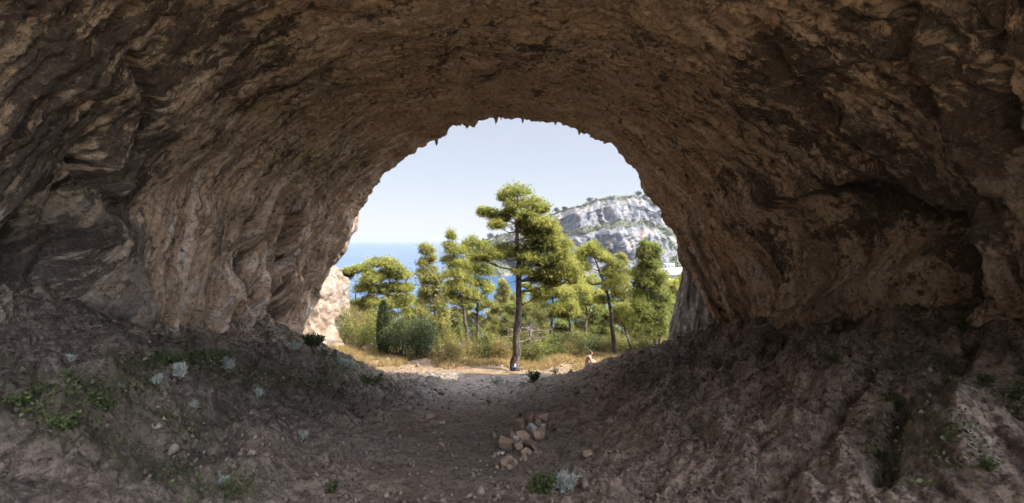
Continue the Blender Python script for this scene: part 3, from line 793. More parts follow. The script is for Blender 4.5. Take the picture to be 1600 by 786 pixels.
def smooth_path(pts, n, jit=0.0, rg=rng):
    pts = np.asarray(pts, float); t = np.linspace(0, 1, len(pts)); q = np.linspace(0, 1, n)
    out = np.stack([np.interp(q, t, pts[:, i]) for i in range(3)], 1)
    for _ in range(3): out[1:-1] = (out[:-2]+2*out[1:-1]+out[2:])/4
    if jit: out[1:-1] += rg.normal(size=(n-2, 3))*jit
    return out

def pine(label, D, trunk, clumps, r0=0.14, mat='pine', bark='bark', group='pine trees below the cave mouth', dens=1.0, blade=0.17, seed=1,
         dead=5, sub=9, name='pine_tree', depth_spread=1.0, forks=None):
    """trunk: photograph points bottom to top; clumps: (px, row, half width, half height) masses of needles"""
    rg = np.random.default_rng(seed)
    tp = [P(a, b, D) for a, b in trunk]
    x0, y0 = tp[0][0], tp[0][1]
    g = gz(x0, y0)
    if tp[0][2] > g - 0.1: tp.insert(0, np.array([x0 + 0.02*(tp[0][0]-tp[-1][0]), y0, g-0.25]))
    base = np.array([tp[0][0], y0, g])
    root = empty(name, base)
    tag(root, label, 'tree', group)
    tb = MB(); br = MB(); lf = MB()
    n = 22
    path = smooth_path(tp, n, 0.03, rg)
    q = np.linspace(0, 1, n)
    rad = r0*(1-0.85*q) + r0*0.5*np.exp(-q*18)
    tb.tube(path, rad, 9)
    for fk in (forks or []):
        fp = smooth_path([P(a, b, D) for a, b in fk], 10, 0.02, rg)
        tb.tube(fp, np.linspace(r0*0.55, r0*0.15, 10), 7)
    sc = D/F
    for (px, row, rx, rz) in clumps:
        c = P(px, row, D); rx_ = rx*sc; rz_ = rz*sc*1.35
        off = rg.uniform(-1, 1)*rx_*0.7*depth_spread
        c = c + np.array([0, off, 0])
        # limb from the trunk
        zt = c[2] - rg.uniform(0.15, 0.45)*abs(c[0]-path[:, 0]).min() - 0.35*rz_
        i = int(np.clip(np.argmin(np.abs(path[:, 2]-zt)), 3, n-1))
        s0 = path[i]; ln = np.linalg.norm(c-s0)
        midp = (s0+c)/2 + np.array([0, 0, -0.08*ln]) + rg.normal(size=3)*0.06*ln
        lb = smooth_path([s0, midp, c], 9, 0.02*ln*0.5, rg)
        lr_ = max(0.012, min(rad[i]*0.6, 0.02+0.013*ln))
        br.tube(lb, np.linspace(lr_, 0.010, 9), 5)
        ns = max(9, int(sub*2.3*(0.7+rx_*rz_*1.4)))
        u = unit(rg.normal(size=(ns, 3))); u[:, 2] = np.abs(u[:, 2])*1.0 - 0.35*rg.random(ns)
        sc_ = c + u*np.array([rx_, rx_*0.9, rz_])*rg.uniform(0.35, 1.2, (ns, 1))
        for sp in sc_:
            k = rg.integers(4, 9); s1 = lb[k]
            m2 = (s1+sp)/2 + rg.normal(size=3)*0.05
            br.tube(smooth_path([s1, m2, sp], 5), np.linspace(0.012, 0.005, 5), 3)
        nt_ = int(30*dens)
        srad = 0.22*np.sqrt(max(rx_, 0.2)*max(rz_, 0.2)) + 0.07
        idx = rg.integers(0, ns, ns*nt_)
        pp = rg.normal(size=(ns*nt_, 3))*srad*np.array([1.1, 1.1, 0.72])*0.8
        al = np.clip(1-np.abs(rg.normal(size=(ns*nt_, 1)))*0.30, 0.1, 1)
        P0 = c + (sc_[idx]-c)*al*np.array([1, 1, 1]) + pp*(0.55+0.45*al) - np.array([0, 0, 0.10])*(1-al)
        dr = unit(pp*np.array([1, 1, 1]) + np.array([0, 0, 0.25*srad]) + 0.0)
        lf.blades(P0, dr, blade, blade*0.17, rg, K=6)
    for _ in range(dead):
        i = int(rg.uniform(0.25, 0.7)*n); s0 = path[i]; a = rg.uniform(0, 2*np.pi); L = rg.uniform(0.6, 2.2)
        e = s0 + np.array([math.cos(a)*L, math.sin(a)*L*0.6, rg.uniform(-0.3, 0.5)*L])
        dp = smooth_path([s0, (s0+e)/2+rg.normal(size=3)*0.15, e], 9, 0.04, rg)
        br.tube(dp, np.linspace(0.028, 0.006, 9), 4)
        for _k in range(7):
            s1 = dp[rg.integers(3, 9)]; e1 = s1 + rg.normal(size=3)*0.35
            br.tube(smooth_path([s1, (s1+e1)/2+rg.normal(size=3)*0.04, e1], 4), np.linspace(0.009, 0.003, 4), 3)
    t = tb.build('trunk', M[bark], root, origin=base); br.build('branches', M[bark], root, origin=base)
    lf.build('crown', M[mat], root, smooth=False, origin=base)
    return root

def auto_clumps(top, bottom, px_top, px_mid, hw, n, seed, cone=1.0, lean=0):
    """irregular pine crown between two rows"""
    rg = np.random.default_rng(seed); out = []
    n = int(n*1.4)
    for i in range(n):
        t = (i+0.5)/n
        row = top + (bottom-top)*t
        w = hw*((0.22+0.78*t**0.8) if cone else (0.6+0.4*math.sin(math.pi*t)))
        cx = px_top + (px_mid-px_top)*t
        sgn = 1 if i % 2 else -1
        rr = hw*rg.uniform(0.34, 0.52)*(0.55+0.45*t)
        out.append((cx + sgn*rg.uniform(0.2, 0.75)*w, row + rg.uniform(-3, 3), rr, rr*rg.uniform(0.6, 0.95)))
    out.append((px_top, top+hw*0.18, hw*0.2, hw*0.22))
    return out

def bush(label, px, row, hw, hh, D, mat='bush', name='bush', seed=1, group='bushes along the edge of the trees', leaf=0.09, dens=1.0, grp=True, blades=False, stems=8):
    rg = np.random.default_rng(seed)
    c = P(px, row, D); x0, y0 = c[0], D; g = gz(x0, y0)
    root = empty(name, (x0, y0, g)); tag(root, label, 'bush', group)
    rx = hw*D/F; top = (HOR-(row-hh))/F*D; H = max(0.4, top-g)
    lf = MB(); st = MB()
    nc = int(16 + 10*rx*H)
    a = rg.uniform(0, 2*np.pi, nc); rr = np.sqrt(rg.random(nc))*rx*0.85; hz_ = rg.random(nc)**0.8
    prof = np.sqrt(np.clip(1-(rr/rx)**2, 0.1, 1))
    cs = np.stack([rr*np.cos(a), rr*np.sin(a)*0.8, hz_*H*prof*0.92 + 0.08], 1)
    for s_ in cs:
        b0 = np.array([rg.normal()*0.1, rg.normal()*0.1, -0.1]); b0[:2] += s_[:2]*0.25
        m2 = (b0+s_)/2 + np.array([0, 0, -0.1*H]) + rg.normal(size=3)*0.06
        st.tube(smooth_path([b0, m2, s_], 6, 0.015, rg), np.linspace(0.022, 0.005, 6), 4)
    n = int(230*dens)
    idx = np.repeat(np.arange(nc), n)
    P0 = cs[idx] + rg.normal(size=(nc*n, 3))*np.array([0.23, 0.23, 0.20])*(0.6+0.35*min(rx, 1.5))
    P0[:, 2] = np.maximum(P0[:, 2], 0.02)
    if blades: lf.blades(P0[::3], unit(rg.normal(size=(len(P0[::3]), 3))*0.6+np.array([0, 0, 1])), leaf*1.6, leaf*0.16, rg, K=4, spread=0.5)
    else: lf.leaves(P0, leaf, rg, 0.42)
    st.build('stems', M['bark'], root); lf.build('foliage', M[mat], root, smooth=False)
    return root

# ------------------------------------------------------------------ pines
pine('tall pine standing alone in front, dark bag at its foot', 25.0,
     [(804, 582), (806, 540), (809, 500), (811, 450), (811, 410), (810, 375), (806, 345), (808, 318), (812, 300)],
     [(808, 300, 22, 11), (790, 308, 13, 9), (828, 318, 20, 11), (845, 328, 14, 9), (800, 322, 14, 8),
      (767, 334, 18, 6), (783, 341, 15, 6), (758, 330, 8, 5), (776, 352, 12, 5), (795, 333, 10, 5), (825, 338, 20, 10), (846, 350, 20, 11), (832, 362, 18, 10), (862, 358, 12, 8),
      (800, 397, 26, 8), (775, 398, 26, 7), (748, 402, 12, 5), (835, 388, 24, 10), (858, 382, 20, 12), (872, 398, 20, 13), (850, 408, 22, 11), (884, 412, 18, 13), (842, 372, 24, 12), (818, 352, 18, 10), (826, 404, 20, 9), (852, 424, 22, 11), (836, 436, 14, 8), (880, 384, 12, 9), (815, 424, 16, 7), (846, 456, 14, 7), (896, 424, 14, 10), (868, 372, 12, 8), (790, 388, 14, 6),
      (873, 428, 22, 10), (893, 436, 10, 10), (862, 442, 14, 7)],
     r0=0.25, dead=16, seed=3, depth_spread=1.2, dens=0.95, sub=10)
pine('small flat-topped pine on a thin bare trunk, leftmost of the trees', 40.0,
     [(552, 520), (556, 490), (556, 460), (555, 440)], [(548, 424, 13, 5), (562, 420, 14, 6), (574, 425, 10, 5), (540, 432, 8, 4), (577, 434, 8, 4)], r0=0.13, bark='bark_dark', seed=4, blade=0.22)
pine('broad round yellow-green pine beside the flat-topped pine', 38.0,
     [(606, 540), (603, 500), (606, 470), (610, 440), (604, 420)],
     [(590, 412, 18, 8), (606, 412, 16, 8), (615, 420, 16, 8), (628, 432, 14, 9), (600, 430, 16, 9), (584, 436, 18, 9), (572, 450, 16, 9), (590, 455, 20, 9), (612, 452, 18, 10), (632, 452, 12, 8),
      (578, 472, 20, 9), (600, 476, 18, 9), (622, 474, 16, 9), (636, 468, 9, 7), (560, 482, 14, 8)],
     r0=0.18, mat='pine', seed=5, blade=0.22, bark='bark')
pine('slender pale conical pine between the round pine and the dark pair', 33.0,
     [(683, 562), (682, 520), (679, 470), (672, 420), (665, 384)],
     auto_clumps(384, 530, 666, 680, 30, 22, 6), r0=0.09, mat='pine_pale', seed=6, blade=0.19, dens=0.42, dead=12, bark='bark')
pine('left one of the two dense dark pines, its top a ragged spike', 34.0,
     [(734, 560), (731, 530), (726, 490), (720, 450), (712, 410), (706, 370)],
     [(705, 370, 7, 8), (703, 385, 10, 7), (712, 393, 16, 9), (702, 408, 14, 10), (720, 414, 18, 10), (708, 428, 17, 10), (726, 438, 18, 10), (712, 450, 18, 9), (734, 458, 16, 8), (704, 464, 13, 8), (722, 474, 16, 8)],
     r0=0.15, mat='pine', seed=7, blade=0.18, bark='bark_dark', forks=[[(727, 495), (716, 480), (700, 490)]])
pine('right one of the two dense dark pines, with a straight black trunk', 35.0,
     [(746, 560), (746, 520), (746, 470), (744, 420), (742, 384)],
     [(740, 380, 14, 8), (728, 388, 14, 8), (755, 386, 13, 8), (744, 400, 20, 9), (762, 402, 12, 8), (738, 418, 18, 9), (758, 424, 14, 9), (750, 444, 18, 9), (764, 454, 10, 8), (744, 468, 16, 7), (762, 476, 12, 6)],
     r0=0.14, mat='pine', seed=8, blade=0.18, bark='bark_dark')
pine('small yellowish pine just left of the tall pine trunk', 42.0,
     [(783, 560), (783, 520), (782, 480)], auto_clumps(440, 520, 786, 782, 18, 10, 9), r0=0.09, mat='pine_pale', seed=9, blade=0.2)
pine('bright pine with a lit straight trunk right of the tall pine', 34.0,
     [(857, 560), (861, 520), (863, 480), (864, 450)],
     [(862, 452, 22, 10), (845, 462, 18, 9), (880, 460, 18, 10), (835, 478, 16, 8), (868, 480, 20, 8), (890, 478, 14, 8), (850, 496, 16, 6)], r0=0.17, seed=10, blade=0.19)
pine('pine with a dark trunk leaning left in the middle of the right group', 36.0,
     [(899, 555), (895, 525), (888, 495), (884, 470)],
     [(884, 470, 16, 8), (898, 462, 14, 8), (905, 452, 14, 8), (890, 486, 16, 7), (874, 492, 12, 6)], r0=0.16, seed=11, blade=0.2, bark='bark_dark')
pine('pine with twin upright limbs, centre of the right group', 37.0,
     [(915, 560), (915, 520), (917, 490), (914, 460)],
     [(912, 452, 16, 8), (925, 442, 14, 8), (904, 438, 13, 8), (918, 470, 18, 7), (934, 462, 12, 7)], r0=0.14, seed=12, blade=0.2, forks=[[(916, 500), (924, 480), (926, 455)]])
pine('crooked pine with a bare grey forked limb against the hill', 30.0,
     [(961, 566), (958, 530), (955, 490), (950, 462), (941, 436), (932, 412), (926, 396)],
     [(925, 386, 14, 7), (915, 394, 13, 7), (938, 398, 14, 7), (950, 406, 14, 6), (905, 404, 9, 6), (962, 416, 12, 6), (912, 418, 12, 6), (952, 428, 18, 9), (966, 440, 14, 10), (950, 448, 14, 9),
      (968, 460, 12, 9), (940, 470, 12, 6)],
     r0=0.16, seed=13, blade=0.17, bark='bark_dark', forks=[[(943, 440), (952, 431), (962, 428), (972, 424)], [(943, 440), (932, 446), (922, 444), (916, 436)]])
pine('short pine on a thin trunk leaning left beside the crooked pine', 31.0,
     [(996, 566), (984, 535), (974, 510), (966, 490)],
     [(966, 486, 14, 7), (978, 482, 12, 7), (988, 492, 12, 6), (962, 500, 10, 5), (980, 505, 12, 5)], r0=0.10, seed=14, blade=0.17, bark='bark')
pine('tallest pine of the right group, conical, near the cave wall', 28.5,
     [(1026, 556), (1022, 520), (1018, 470), (1015, 420), (1013, 384)],
     auto_clumps(382, 520, 1013, 1020, 36, 30, 15), r0=0.12, seed=15, blade=0.18, dens=0.65, dead=10, mat='pine_dark', bark='bark_dark')
pine('thin dark-stemmed pine touching the conical pine near the wall', 29.5,
     [(1034, 552), (1028, 500), (1023, 455), (1022, 430)],
     [(1024, 432, 14, 6), (1036, 440, 12, 5), (1012, 446, 12, 6), (1028, 458, 14, 6), (1040, 470, 9, 5)], r0=0.09, seed=16, blade=0.16, mat='pine', bark='bark_dark')
pine('bright yellow pine against the grey pillar, rightmost of the trees', 34.0,
     [(1062, 545), (1054, 510), (1046, 480)],
     [(1052, 446, 14, 8), (1064, 452, 10, 8), (1046, 460, 14, 8), (1060, 468, 12, 9), (1044, 478, 12, 7), (1056, 488, 12, 7), (1070, 436, 8, 7), (1072, 470, 8, 8)], r0=0.11, seed=17, blade=0.19, mat='pine')
pine('pale narrow pine standing further down behind the crooked pine', 44.0,
     [(972, 560), (972, 500), (972, 450), (972, 402)], auto_clumps(398, 500, 972, 974, 16, 12, 18), r0=0.10, seed=18, blade=0.22, mat='pine_pale')
pine('half-dead brown pine with pinkish bare stems behind the tall trunk', 31.0,
     [(822, 562), (828, 530), (830, 505), (826, 485)],
     [(832, 480, 12, 5), (818, 474, 10, 5), (846, 492, 10, 4)], r0=0.10, seed=19, dead=22, blade=0.16, mat='pine_pale', bark='bark_pale', dens=0.5, forks=[[(829, 520), (838, 500), (834, 486)]])
# further down the slope
BACK = [
    (560, 470, 545, 22, 48, 'dull green pine low behind the flat-topped pine', 'pine_dark'),
    (648, 470, 550, 18, 44, 'low green pine in the gap left of the pale conical pine', 'pine'),
    (700, 486, 560, 20, 42, 'low dark pine below the left dense pine', 'pine_dark'),
    (768, 490, 560, 14, 46, 'low pale pine right of the black-trunked pine', 'pine_pale'),
    (905, 410, 540, 17, 46, 'slim green pine behind the twin-limbed pine', 'pine'),
    (940, 480, 556, 20, 44, 'low olive pine left of the crooked pine trunk', 'pine_dark'),
    (1000, 470, 556, 18, 38, 'low green pine left of the conical pine', 'pine'),
    (846, 505, 556, 16, 44, 'low brownish pine behind the half-dead pine', 'pine_pale'),
    (880, 505, 556, 16, 42, 'low dark pine under the bright pine', 'pine_dark'),
    (1048, 500, 556, 14, 38, 'low dull pine under the bright yellow pine', 'pine_dark'),
    (622, 462, 548, 22, 48, 'pale green pine low behind the broad round pine', 'pine'),
    (668, 452, 555, 18, 50, 'yellowish pine peeping out left of the dense pair', 'pine_pale'),
    (736, 476, 556, 20, 50, 'dim green pine filling the gap between the dense pair', 'pine_dark'),
    (792, 452, 556, 16, 52, 'bright low pine directly left of the tall pine trunk', 'pine'),
    (828, 446, 556, 20, 50, 'yellow-green pine directly right of the tall pine trunk', 'pine'),
    (862, 420, 548, 24, 54, 'wide pale pine filling the gap right of the tall pine', 'pine_pale'),
    (900, 470, 556, 22, 52, 'green pine far down behind the dark leaning trunk', 'pine'),
    (926, 430, 552, 18, 55, 'pale pine far down between the twin-limbed and crooked pines', 'pine_pale'),
    (952, 490, 556, 16, 48, 'small bright pine down behind the crooked trunk', 'pine'),
    (992, 430, 552, 18, 48, 'yellow-green pine just left of the conical pine', 'pine'),
    (1052, 462, 545, 16, 50, 'dim pine low beside the grey pillar', 'pine'),
    (806, 478, 558, 20, 40, 'dim low pine directly behind the tall pine trunk', 'pine_dark'),
    (966, 456, 556, 18, 58, 'pale pine low and far behind the crooked pine', 'pine_pale'),
    (716, 440, 552, 20, 56, 'pale pine far behind the left dense pine', 'pine_pale'),
    (583, 486, 548, 20, 44, 'low yellow pine right below the flat-topped pine', 'pine_pale')]
for i, (px, top, bot, hw, D, lab, mt) in enumerate(BACK):
    pine(lab, D, [(px, bot+6), (px+1, (top+bot)/2), (px, top+6)], auto_clumps(top, bot-18, px, px, hw*1.2, 10, 40+i, cone=0), r0=0.10, seed=60+i, blade=0.24, mat=mt, dens=0.65, bark='bark_dark')

# ------------------------------------------------------------------ bushes
BU = [
    (520, 528, 30, 42, 32, 'bush', 'sprawling olive bush at the foot of the sunlit cliff'),
    (530, 512, 12, 56, 35, 'bush', 'tall thin shrub growing up against the sunlit cliff'),
    (548, 508, 14, 44, 37, 'bush_dry', 'yellowish tall shrub just right of the sunlit cliff'),
    (810, 560, 14, 30, 31, 'bush', 'shrub hidden behind the foot of the tall pine'),
    (845, 556, 14, 36, 33, 'bush', 'taller shrub between the low shrubs right of the tall pine'),
    (910, 560, 18, 34, 34, 'bush', 'tall shrub left behind the seated person'),
    (955, 558, 16, 24, 32, 'bush_dry', 'dry shrub at the foot of the crooked pine'),
    (1012, 552, 16, 26, 31, 'bush', 'green shrub at the foot of the conical pine'),
    (556, 530, 28, 38, 33, 'bush_dry', 'yellowish bush left of the dark junipers'),
    (585, 540, 24, 44, 31, 'bush', 'rounded green bush left of the columnar juniper'),
    (628, 548, 30, 44, 29, 'bush_dark', 'large dark juniper bush with a black hollow beneath'),
    (660, 552, 24, 50, 28.5, 'bush_dark', 'dark juniper with a crooked stem beside the path edge'),
    (700, 562, 22, 26, 28, 'bush_dry', 'straw-coloured grassy bush below the pale conical pine'),
    (730, 560, 20, 26, 29, 'bush_dry', 'feathery yellow bush below the dense pair of pines'),
    (760, 558, 22, 30, 29.5, 'bush', 'green leafy bush left of the tall pine trunk'),
    (786, 562, 14, 22, 28.5, 'bush_dry', 'small straw-coloured shrub nearest the tall pine trunk'),
    (832, 560, 18, 22, 29, 'bush', 'low green shrub just right of the tall pine trunk'),
    (862, 560, 20, 26, 30, 'bush', 'bright green shrub below the lit straight trunk'),
    (893, 562, 20, 22, 30, 'bush_dry', 'yellow-green shrub left of the seated person'),
    (930, 562, 22, 24, 33, 'bush_dark', 'dark shrub behind the seated person'),
    (985, 556, 20, 18, 32, 'bush', 'low shrub under the left-leaning thin pine'),
    (1040, 540, 18, 16, 30, 'bush_dry', 'low dry shrub beside the grey pillar'),
]
for i, (px, row, hw, hh, D, mt, lab) in enumerate(BU):
    bush(lab, px, row, hw*1.15, hh*1.25, D, mt, seed=100+i, blades=(mt == 'bush_dry'))

def columnar():
    rg = np.random.default_rng(5)
    D = 29.5; c = P(599, 540, D); g = gz(c[0], D)
    root = empty('juniper', (c[0], D, g)); tag(root, 'dark green columnar juniper rising out of the bushes', 'tree')
    H = (HOR-474)/F*D - g
    st = MB(); st.tube([(0, 0, -0.1), (0, 0, H*0.5), (0, 0, H*0.92)], [0.05, 0.035, 0.01], 6)
    lf = MB(); n = 6500; h = rg.random(n)
    r = 0.42*np.sin(np.pi*(0.12+0.86*h))**0.7*np.sqrt(rg.random(n)); a = rg.uniform(0, 6.28, n)
    P0 = np.stack([r*np.cos(a), r*np.sin(a), 0.1+h*H], 1) + rg.normal(size=(n, 3))*0.03
    lf.blades(P0, unit(np.stack([np.cos(a)*0.4, np.sin(a)*0.4, 1+0*a], 1)), 0.14, 0.03, rg, K=3, spread=0.4)
    st.build('trunk', M['bark'], root); lf.build('foliage', M['bush_dark'], root, smooth=False)
columnar()

# ------------------------------------------------------------------ rocks outside the mouth
def rock_lathe(name, plan, ztop, zbot, mat, amp, freq, seed, nz=120, nu=220, taper=0.12):
    """wall of rock over a plan line, wavy and ribbed"""
    plan = np.asarray(plan, float); t = np.linspace(0, 1, len(plan)); q = np.linspace(0, 1, nu)
    px_ = np.interp(q, t, plan[:, 0]); py_ = np.interp(q, t, plan[:, 1])
    for _ in range(6):
        px_[1:-1] = (px_[:-2]+px_[1:-1]+px_[2:])/3; py_[1:-1] = (py_[:-2]+py_[1:-1]+py_[2:])/3
    tgx, tgy = np.gradient(px_), np.gradient(py_); nl = np.hypot(tgx, tgy); nxv, nyv = -tgy/nl, tgx/nl
    zt = np.interp(q, np.linspace(0, 1, len(ztop)), ztop)
    v = np.linspace(0, 1, nz)
    Q, Vv = np.meshgrid(q, v, indexing='ij')
    zz = zbot + (zt[:, None]-zbot)*Vv
    bx = px_[:, None] + 0*Vv; by = py_[:, None] + 0*Vv
    L = nl.sum()
    n_ = amp*(ridged(bx*freq, by*freq, zz*freq*0.35, 4, seed) + 0.8*fbm(bx*freq*0.5, by*freq*0.5, zz*freq*0.5, 3, seed+5)) + amp*0.35*fbm(bx*freq*4, by*freq*4, zz*freq*3, 3, seed+9)
    off = n_ + taper*(zt[:, None]-zz)
    X_ = bx - nxv[:, None]*off*1.0; Y_ = by - nyv[:, None]*off*1.0
    zz = zz + 0.3*amp*fbm(bx*2, by*2, zz*2, 3, seed+3)
    V_ = np.stack([X_, Y_, zz], -1)
    cap = V_[:, -1:, :].copy(); c = np.array([px_.mean()+nxv.mean()*2, py_.mean()+nyv.mean()*2])
    cap[:, 0, 0] = cap[:, 0, 0]*0.4+c[0]*0.6; cap[:, 0, 1] = cap[:, 0, 1]*0.4+c[1]*0.6; cap[..., 2] += 0.4
    V_ = np.concatenate([V_, cap], 1)
    return mesh_obj(name, V_.reshape(-1, 3), grid_faces(nu, nz+1), mat)
cl = rock_lathe('cliff', [(-22, 20), (-17, 23), (-14.3, 27), (-12.6, 31), (-12.8, 35), (-17, 39), (-24, 42)],
                [4, 2.5, 1.0, -1.2, -2.8, -3.5, -3.5], -11, M['cliff'], 0.42, 0.8, 401)
tag(cl, 'sunlit orange and white cliff outside the left side of the mouth', 'cliff', kind='structure')

def rock_blob(name, c, rad, mat, amp, freq, seed, n=90, parent=None, pw=1.0):
    th = np.linspace(0, np.pi, n); ph = np.linspace(0, 2*np.pi, 2*n)
    TH, PH = np.meshgrid(th, ph, indexing='ij')
    dx, dy, dz = np.sin(TH)*np.cos(PH), np.sin(TH)*np.sin(PH), np.cos(TH)
    bx, by, bz = dx*rad[0], dy*rad[1], dz*rad[2]
    r = 1 + amp*(ridged(bx*freq+c[0], by*freq+c[1], bz*freq*0.5, 4, seed)-0.6) + amp*0.8*fbm(bx*freq*0.6+9, by*freq*0.6, bz*freq*0.6, 4, seed+3)
    V_ = np.stack([c[0]+bx*r, c[1]+by*r, c[2]+bz*r], -1).reshape(-1, 3)
    return mesh_obj(name, V_, grid_faces(n, 2*n)[:, ::-1], mat, parent)
rc_ = rock_lathe('bounce_cliff', [(-8.2, 0.4), (-10.5, -3), (-11.5, -8), (-8, -14), (-1, -17)], [7, 9, 9, 8, 7], -4, mat_rock('bounce_limestone', (0.38, 0.28, 0.19), (0.58, 0.46, 0.33), (0.70, 0.60, 0.48), 1.1), 0.3, 0.6, 441)  # unseen cliff, added to throw warm sunlight into the cave
tag(rc_, 'unseen pale limestone cliff added behind the viewpoint to bounce sunlight', 'cliff', kind='structure')
nose = rock_blob('cliff_overhang', (-9.0, 20.6, 0.9), (2.0, 1.8, 2.0), M['cliff'], 0.12, 1.2, 421)
tag(nose, 'pale jutting rock nose beside the left rim above the sunlit cliff', 'cliff', kind='structure')

def pillar():
    nz, na = 260, 420
    z = np.linspace(-5.5, 3.5, nz); a = np.linspace(0, 2*np.pi, na)
    Zg, A = np.meshgrid(z, a, indexing='ij')
    cx = 7.95 ; cy_ = 18.0
    rx = np.interp(Zg, [-5.5, -3.7, -2.5, -1.0, 1, 3.5], [2.3, 1.74, 1.45, 1.18, 1.3, 2.4])
    rib = ridged(A*2.4, Zg*0.18, 0*A, 4, 431)
    r = rx*(1 - 0.13*(1-rib)) + 0.07*fbm(A*4, Zg*1.5, 0*A, 4, 433)
    # seamless at the join
    r = np.where(A > 5.9, r*(1-S(5.9, 6.283, A)) + r[:, :1]*S(5.9, 6.283, A), r)
    V_ = np.stack([cx+r*np.cos(A+0.9), cy_+r*1.1*np.sin(A+0.9), Zg], -1).reshape(-1, 3)
    o = mesh_obj('rock_pillar', V_, grid_faces(nz, na)[:, ::-1], M['pillar'])
    tag(o, 'fluted grey limestone pillar at the right foot of the mouth', 'rock', kind='structure')
pillar()

# stalactites along the rim
def stalactites():
    rg = np.random.default_rng(12)
    for (px, row, L, w, D) in [(775, 184, 11, 3.5, 14.55), (783, 184, 4, 2, 14.5), (817, 186, 7, 2.5, 14.5), (868, 193, 3, 2.5, 14.5), (905, 207, 5, 2.5, 14.6),
                               (682, 222, 6, 3, 15.3), (741, 190, 9, 7, 14.7), (730, 194, 7, 6, 14.8)]:
        s = D/F; t = P(px, row-5, D-0.15); mb = MB()
        n = 7; q = np.linspace(0, 1, n)
        pts = t + np.stack([0.1*w*s*rg.normal(size=n)*q, 0*q, -(L+5)*s*q], 1)
        mb.tube(pts, w*s*(1-q)**0.8*1.2*(1+0.2*rg.normal(size=n))+0.004, 8)
        mb.build('stalactite', M['cave'], cave)
stalactites()

# ------------------------------------------------------------------ loose stones
def stone_mesh(rg, dims, mat, name='loose_stone'):
    import bmesh
    bm = bmesh.new()
    pts = np.concatenate([np.sign(rg.normal(size=(9, 3)))*rg.uniform(0.3, 0.95, (9, 3)), unit(rg.normal(size=(6, 3)))*0.95])*0.92
    pts *= np.array(dims)/2
    for p in pts: bm.verts.new(tuple(p))
    bmesh.ops.convex_hull(bm, input=bm.verts)
    for v in [v for v in bm.verts if not v.link_faces]: bm.verts.remove(v)
    bmesh.ops.bevel(bm, geom=list(bm.edges), offset=min(dims)*0.03, segments=1, affect='EDGES')
    bmesh.ops.recalc_face_normals(bm, faces=bm.faces)
    me = bpy.data.meshes.new(name); bm.to_mesh(me); bm.free(); me.materials.append(mat)
    o = bpy.data.objects.new(name, me); COL.objects.link(o); return o

STN = [ # photograph centre, width, height in photograph pixels, tone, lift, tilt, label
    (813, 662, 11, 14, 'stone_dark', 0, 'upright dark wedge-shaped stone at the back left of the pile'),
    (829, 655, 12, 15, 'stone_dark', .03, 'dark brown block standing at the back of the pile'),
    (845, 655, 18, 8, 'stone_dark', .05, 'flat dark slab lying across the back right of the pile'),
    (846, 649, 9, 6, 'stone', .02, 'smallest stone behind the back slab of the pile'),
    (841, 665, 9, 12, 'stone', .02, 'narrow upright tan stone just right of the dark block'),
    (830, 674, 10, 9, 'stone_pale', .06, 'white stone in the middle of the pile, palest of all'),
    (845, 672, 12, 7, 'stone', 0, 'tan stone tucked behind the largest right-hand stone'),
    (850, 667, 8, 4, 'stone_pale', .02, 'small grey flake at the right edge of the pile'),
    (818, 684, 17, 15, 'stone', .03, 'large tan stone with a bright flat top, centre of the pile'),
    (842, 682, 18, 13, 'stone', .02, 'largest rounded tan stone on the right side of the pile'),
    (800, 678, 14, 11, 'stone', .02, 'angular tan stone on the upper left side of the pile'),
    (806, 688, 10, 8, 'stone_pale', .03, 'small greyish stone touching the large bright-topped stone'),
    (785, 687, 14, 6, 'stone', 0, 'long thin stone sloping down the left edge of the pile'),
    (790, 698, 17, 15, 'stone_dark', .02, 'bulky dark stone at the lower left of the pile'),
    (801, 694, 9, 12, 'stone_dark', .03, 'small dark block in the middle left of the pile'),
    (830, 698, 18, 13, 'stone_dark', .01, 'broad dark stone at the lower right of the pile'),
    (819, 692, 9, 7, 'stone', .04, 'little stone wedged between the centre and lower right stones'),
    (811, 700, 15, 10, 'stone', .02, 'cracked tan stone at the lower centre of the pile'),
    (817, 707, 14, 8, 'stone', 0, 'reddish stone just below the cracked stone'),
    (825, 708, 10, 6, 'stone', 0, 'thin tan splinter under the broad dark stone'),
    (820, 718, 14, 5, 'stone', 0, 'flat pinkish slab lying in front of the pile'),
    (797, 718, 11, 13, 'stone', 0, 'pointed tan stone leaning up in front of the pile'),
    (787, 723, 15, 9, 'stone', 0, 'pinkish block left of the pointed stone'),
    (797, 730, 12, 6, 'stone', 0, 'flat stone at the very front of the pile'),
    (779, 731, 10, 5, 'stone', 0, 'small pebble furthest front left of the pile'),
    (773, 712, 8, 4, 'stone_dark', 0, 'small dark chip lying left of the pile'),
    (783, 709, 9, 4, 'stone_pale', 0, 'small pale flake lying left of the bulky dark stone'),
    (804, 724, 8, 8, 'stone', 0, 'small block right of the pointed stone'),
]
